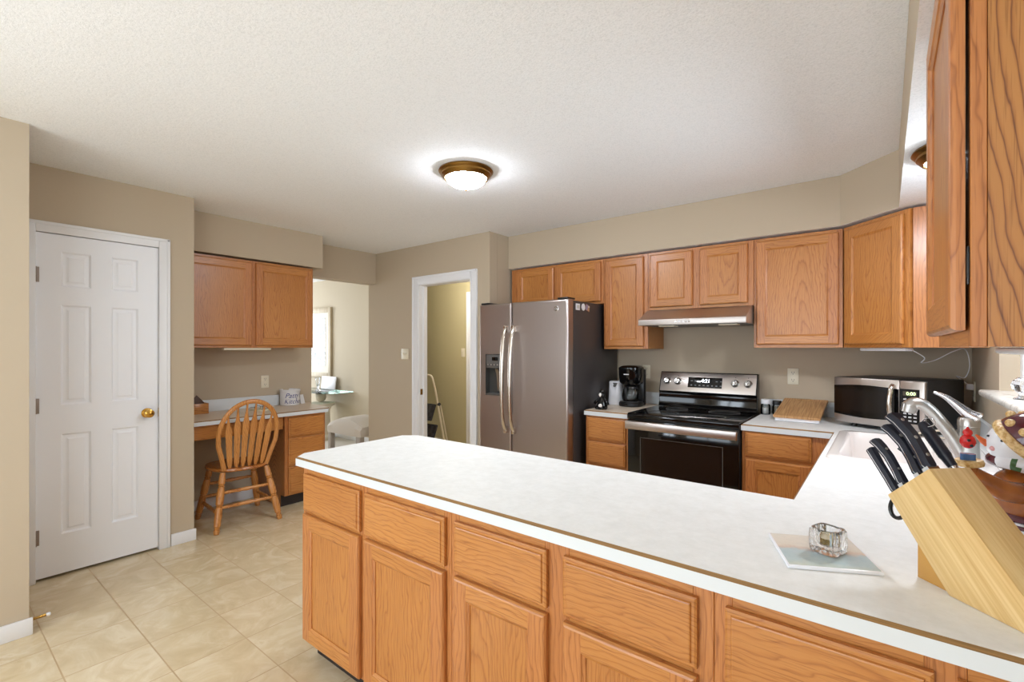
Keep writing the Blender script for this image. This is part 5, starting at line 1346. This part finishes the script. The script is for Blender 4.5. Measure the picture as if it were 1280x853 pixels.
b = B(); b.lathe([(0.0, 0.0005), (0.040, 0.0005), (0.042, 0.008), (0.016, 0.020), (0.014, 0.06), (0.026, 0.12), (0.036, 0.19), (0.034, 0.20), (0.024, 0.12), (0.010, 0.07), (0.0, 0.065)], (-6.68, 3.80, 0.7285), n=20, cap=False); part('body', b, 'crystal', t_)
b = B(Matrix.Translation((-6.80, 4.03, 0.7288)) @ Matrix.Rotation(R(-6), 4, 'X')); b.box(-0.20, 0.20, 0, 0.012, 0, 0.20, 0.002)
tag(part('plaque', b, 'white_plastic'), 'white plaque leaning on the dining wall behind the glass vase', 'plaque')
# framed picture
px0, px1, pz0, pz1 = -7.50, -6.765, 0.905, 2.005
t_ = thing('framed_picture', 'pale framed winter landscape picture on the dining room wall', 'picture', ((px0 + px1) / 2, 4.07, (pz0 + pz1) / 2))
fw = 0.075
b = B()
b.box(px0, px0 + fw, 4.055, 4.089, pz0, pz1, 0.006).box(px1 - fw, px1, 4.055, 4.089, pz0, pz1, 0.006).box(px0 + fw, px1 - fw, 4.055, 4.089, pz0, pz0 + fw, 0.006).box(px0 + fw, px1 - fw, 4.055, 4.089, pz1 - fw, pz1, 0.006)
part('frame', b, plain_wood('pale_gilt_frame', 'Z', (206, 194, 170), (186, 170, 142), 40), t_)
b = B(); b.box(px0 + fw, px1 - fw, 4.070, 4.075, pz0 + fw, pz1 - fw); part('mat_board', b, mat('cream_mat_board', (238, 232, 220), 0.6), t_)
m = mat('winter_landscape_print', (220, 220, 220), 0.4); t = NT(m); o = t.xyz(t.coord())
n1 = t.noise(t.coord(), 9, 5, 0.7, 1.0); n2 = t.noise(t.coord(), 26, 4, 0.7)
c = t.mix(0.6, t.ramp(n1, [(0.3, (150, 160, 172)), (0.5, (222, 224, 226)), (0.7, (240, 240, 238))]), t.ramp(n2, [(0.4, (140, 134, 128)), (0.55, (236, 236, 234))]), 'MULTIPLY')
t.link(c, t.b.inputs['Base Color'])
b = B(); b.box(px0 + 0.16, px1 - 0.16, 4.066, 4.0698, pz0 + 0.18, pz1 - 0.16); part('print', b, m, t_)

# ------------------------------------------------------------------ step stool in the laundry hall
t_ = thing('step_stool', 'folding step stool with black treads and cream tube frame beyond the laundry doorway', 'step stool', (-4.60, 4.15, 0))
sx0, sx1 = -4.95, -4.53
b = B()
top = 1.02
pts = [(sx1 + 0.035, 4.34, 0.003), (sx1 + 0.020, 4.26, 0.40), (sx1 - 0.005, 4.19, 0.80), (sx1 - 0.020, 4.16, 0.95), (sx1 - 0.035, 4.155, 0.99), (sx1 - 0.085, 4.15, top), (sx0 + 0.085, 4.15, top), (sx0 + 0.035, 4.155, 0.99), (sx0 + 0.020, 4.16, 0.95), (sx0 + 0.005, 4.19, 0.80), (sx0 - 0.020, 4.26, 0.40), (sx0 - 0.035, 4.34, 0.003)]
b.tube(smooth_pts(pts, 5), 0.0135, 10); part('front_frame', b, 'cream_tube', t_)
b = B()
b.tube([(sx1 + 0.005, 4.42, 0.013), (sx1 - 0.022, 4.29, 0.62)], 0.011, 10); b.tube([(sx0 - 0.005, 4.42, 0.013), (sx0 + 0.022, 4.29, 0.62)], 0.011, 10); b.tube([(sx0 + 0.002, 4.385, 0.16), (sx1 - 0.002, 4.385, 0.16)], 0.010, 10); part('rear_frame', b, 'cream_tube', t_)
M['tread'] = mat('black_ribbed_tread', (30, 30, 34), 0.55); t = NT(M['tread'])
ch_ = t.add('ShaderNodeTexChecker'); ch_.inputs['Scale'].default_value = 22; t.link(t.coord(), ch_.inputs['Vector']); t.bump(ch_.outputs['Fac'], 0.6, 0.004)
t.link(t.ramp(ch_.outputs['Fac'], [(0.0, (24, 24, 28)), (1.0, (48, 48, 54))]), t.b.inputs['Base Color'])
for z, y in ((0.54, 4.17), (0.27, 4.20)):
    b = B(Matrix.Translation((0, y, z)) @ Matrix.Rotation(R(68), 4, 'X')); b.box(sx0 + 0.030, sx1 - 0.026, -0.11, 0.11, -0.016, 0.016, 0.007); part('step', b, 'tread', t_, 'black ribbed tread')
for s in (sx0, sx1):
    b = B(); b.lathe([(0.02, -0.02), (0.022, 0.0), (0.02, 0.02)], (s + (0.012 if s == sx1 else -0.012), 4.225, 0.645), (1, 0, 0), 14)
    part('pivot', b, 'black_plastic', t_)
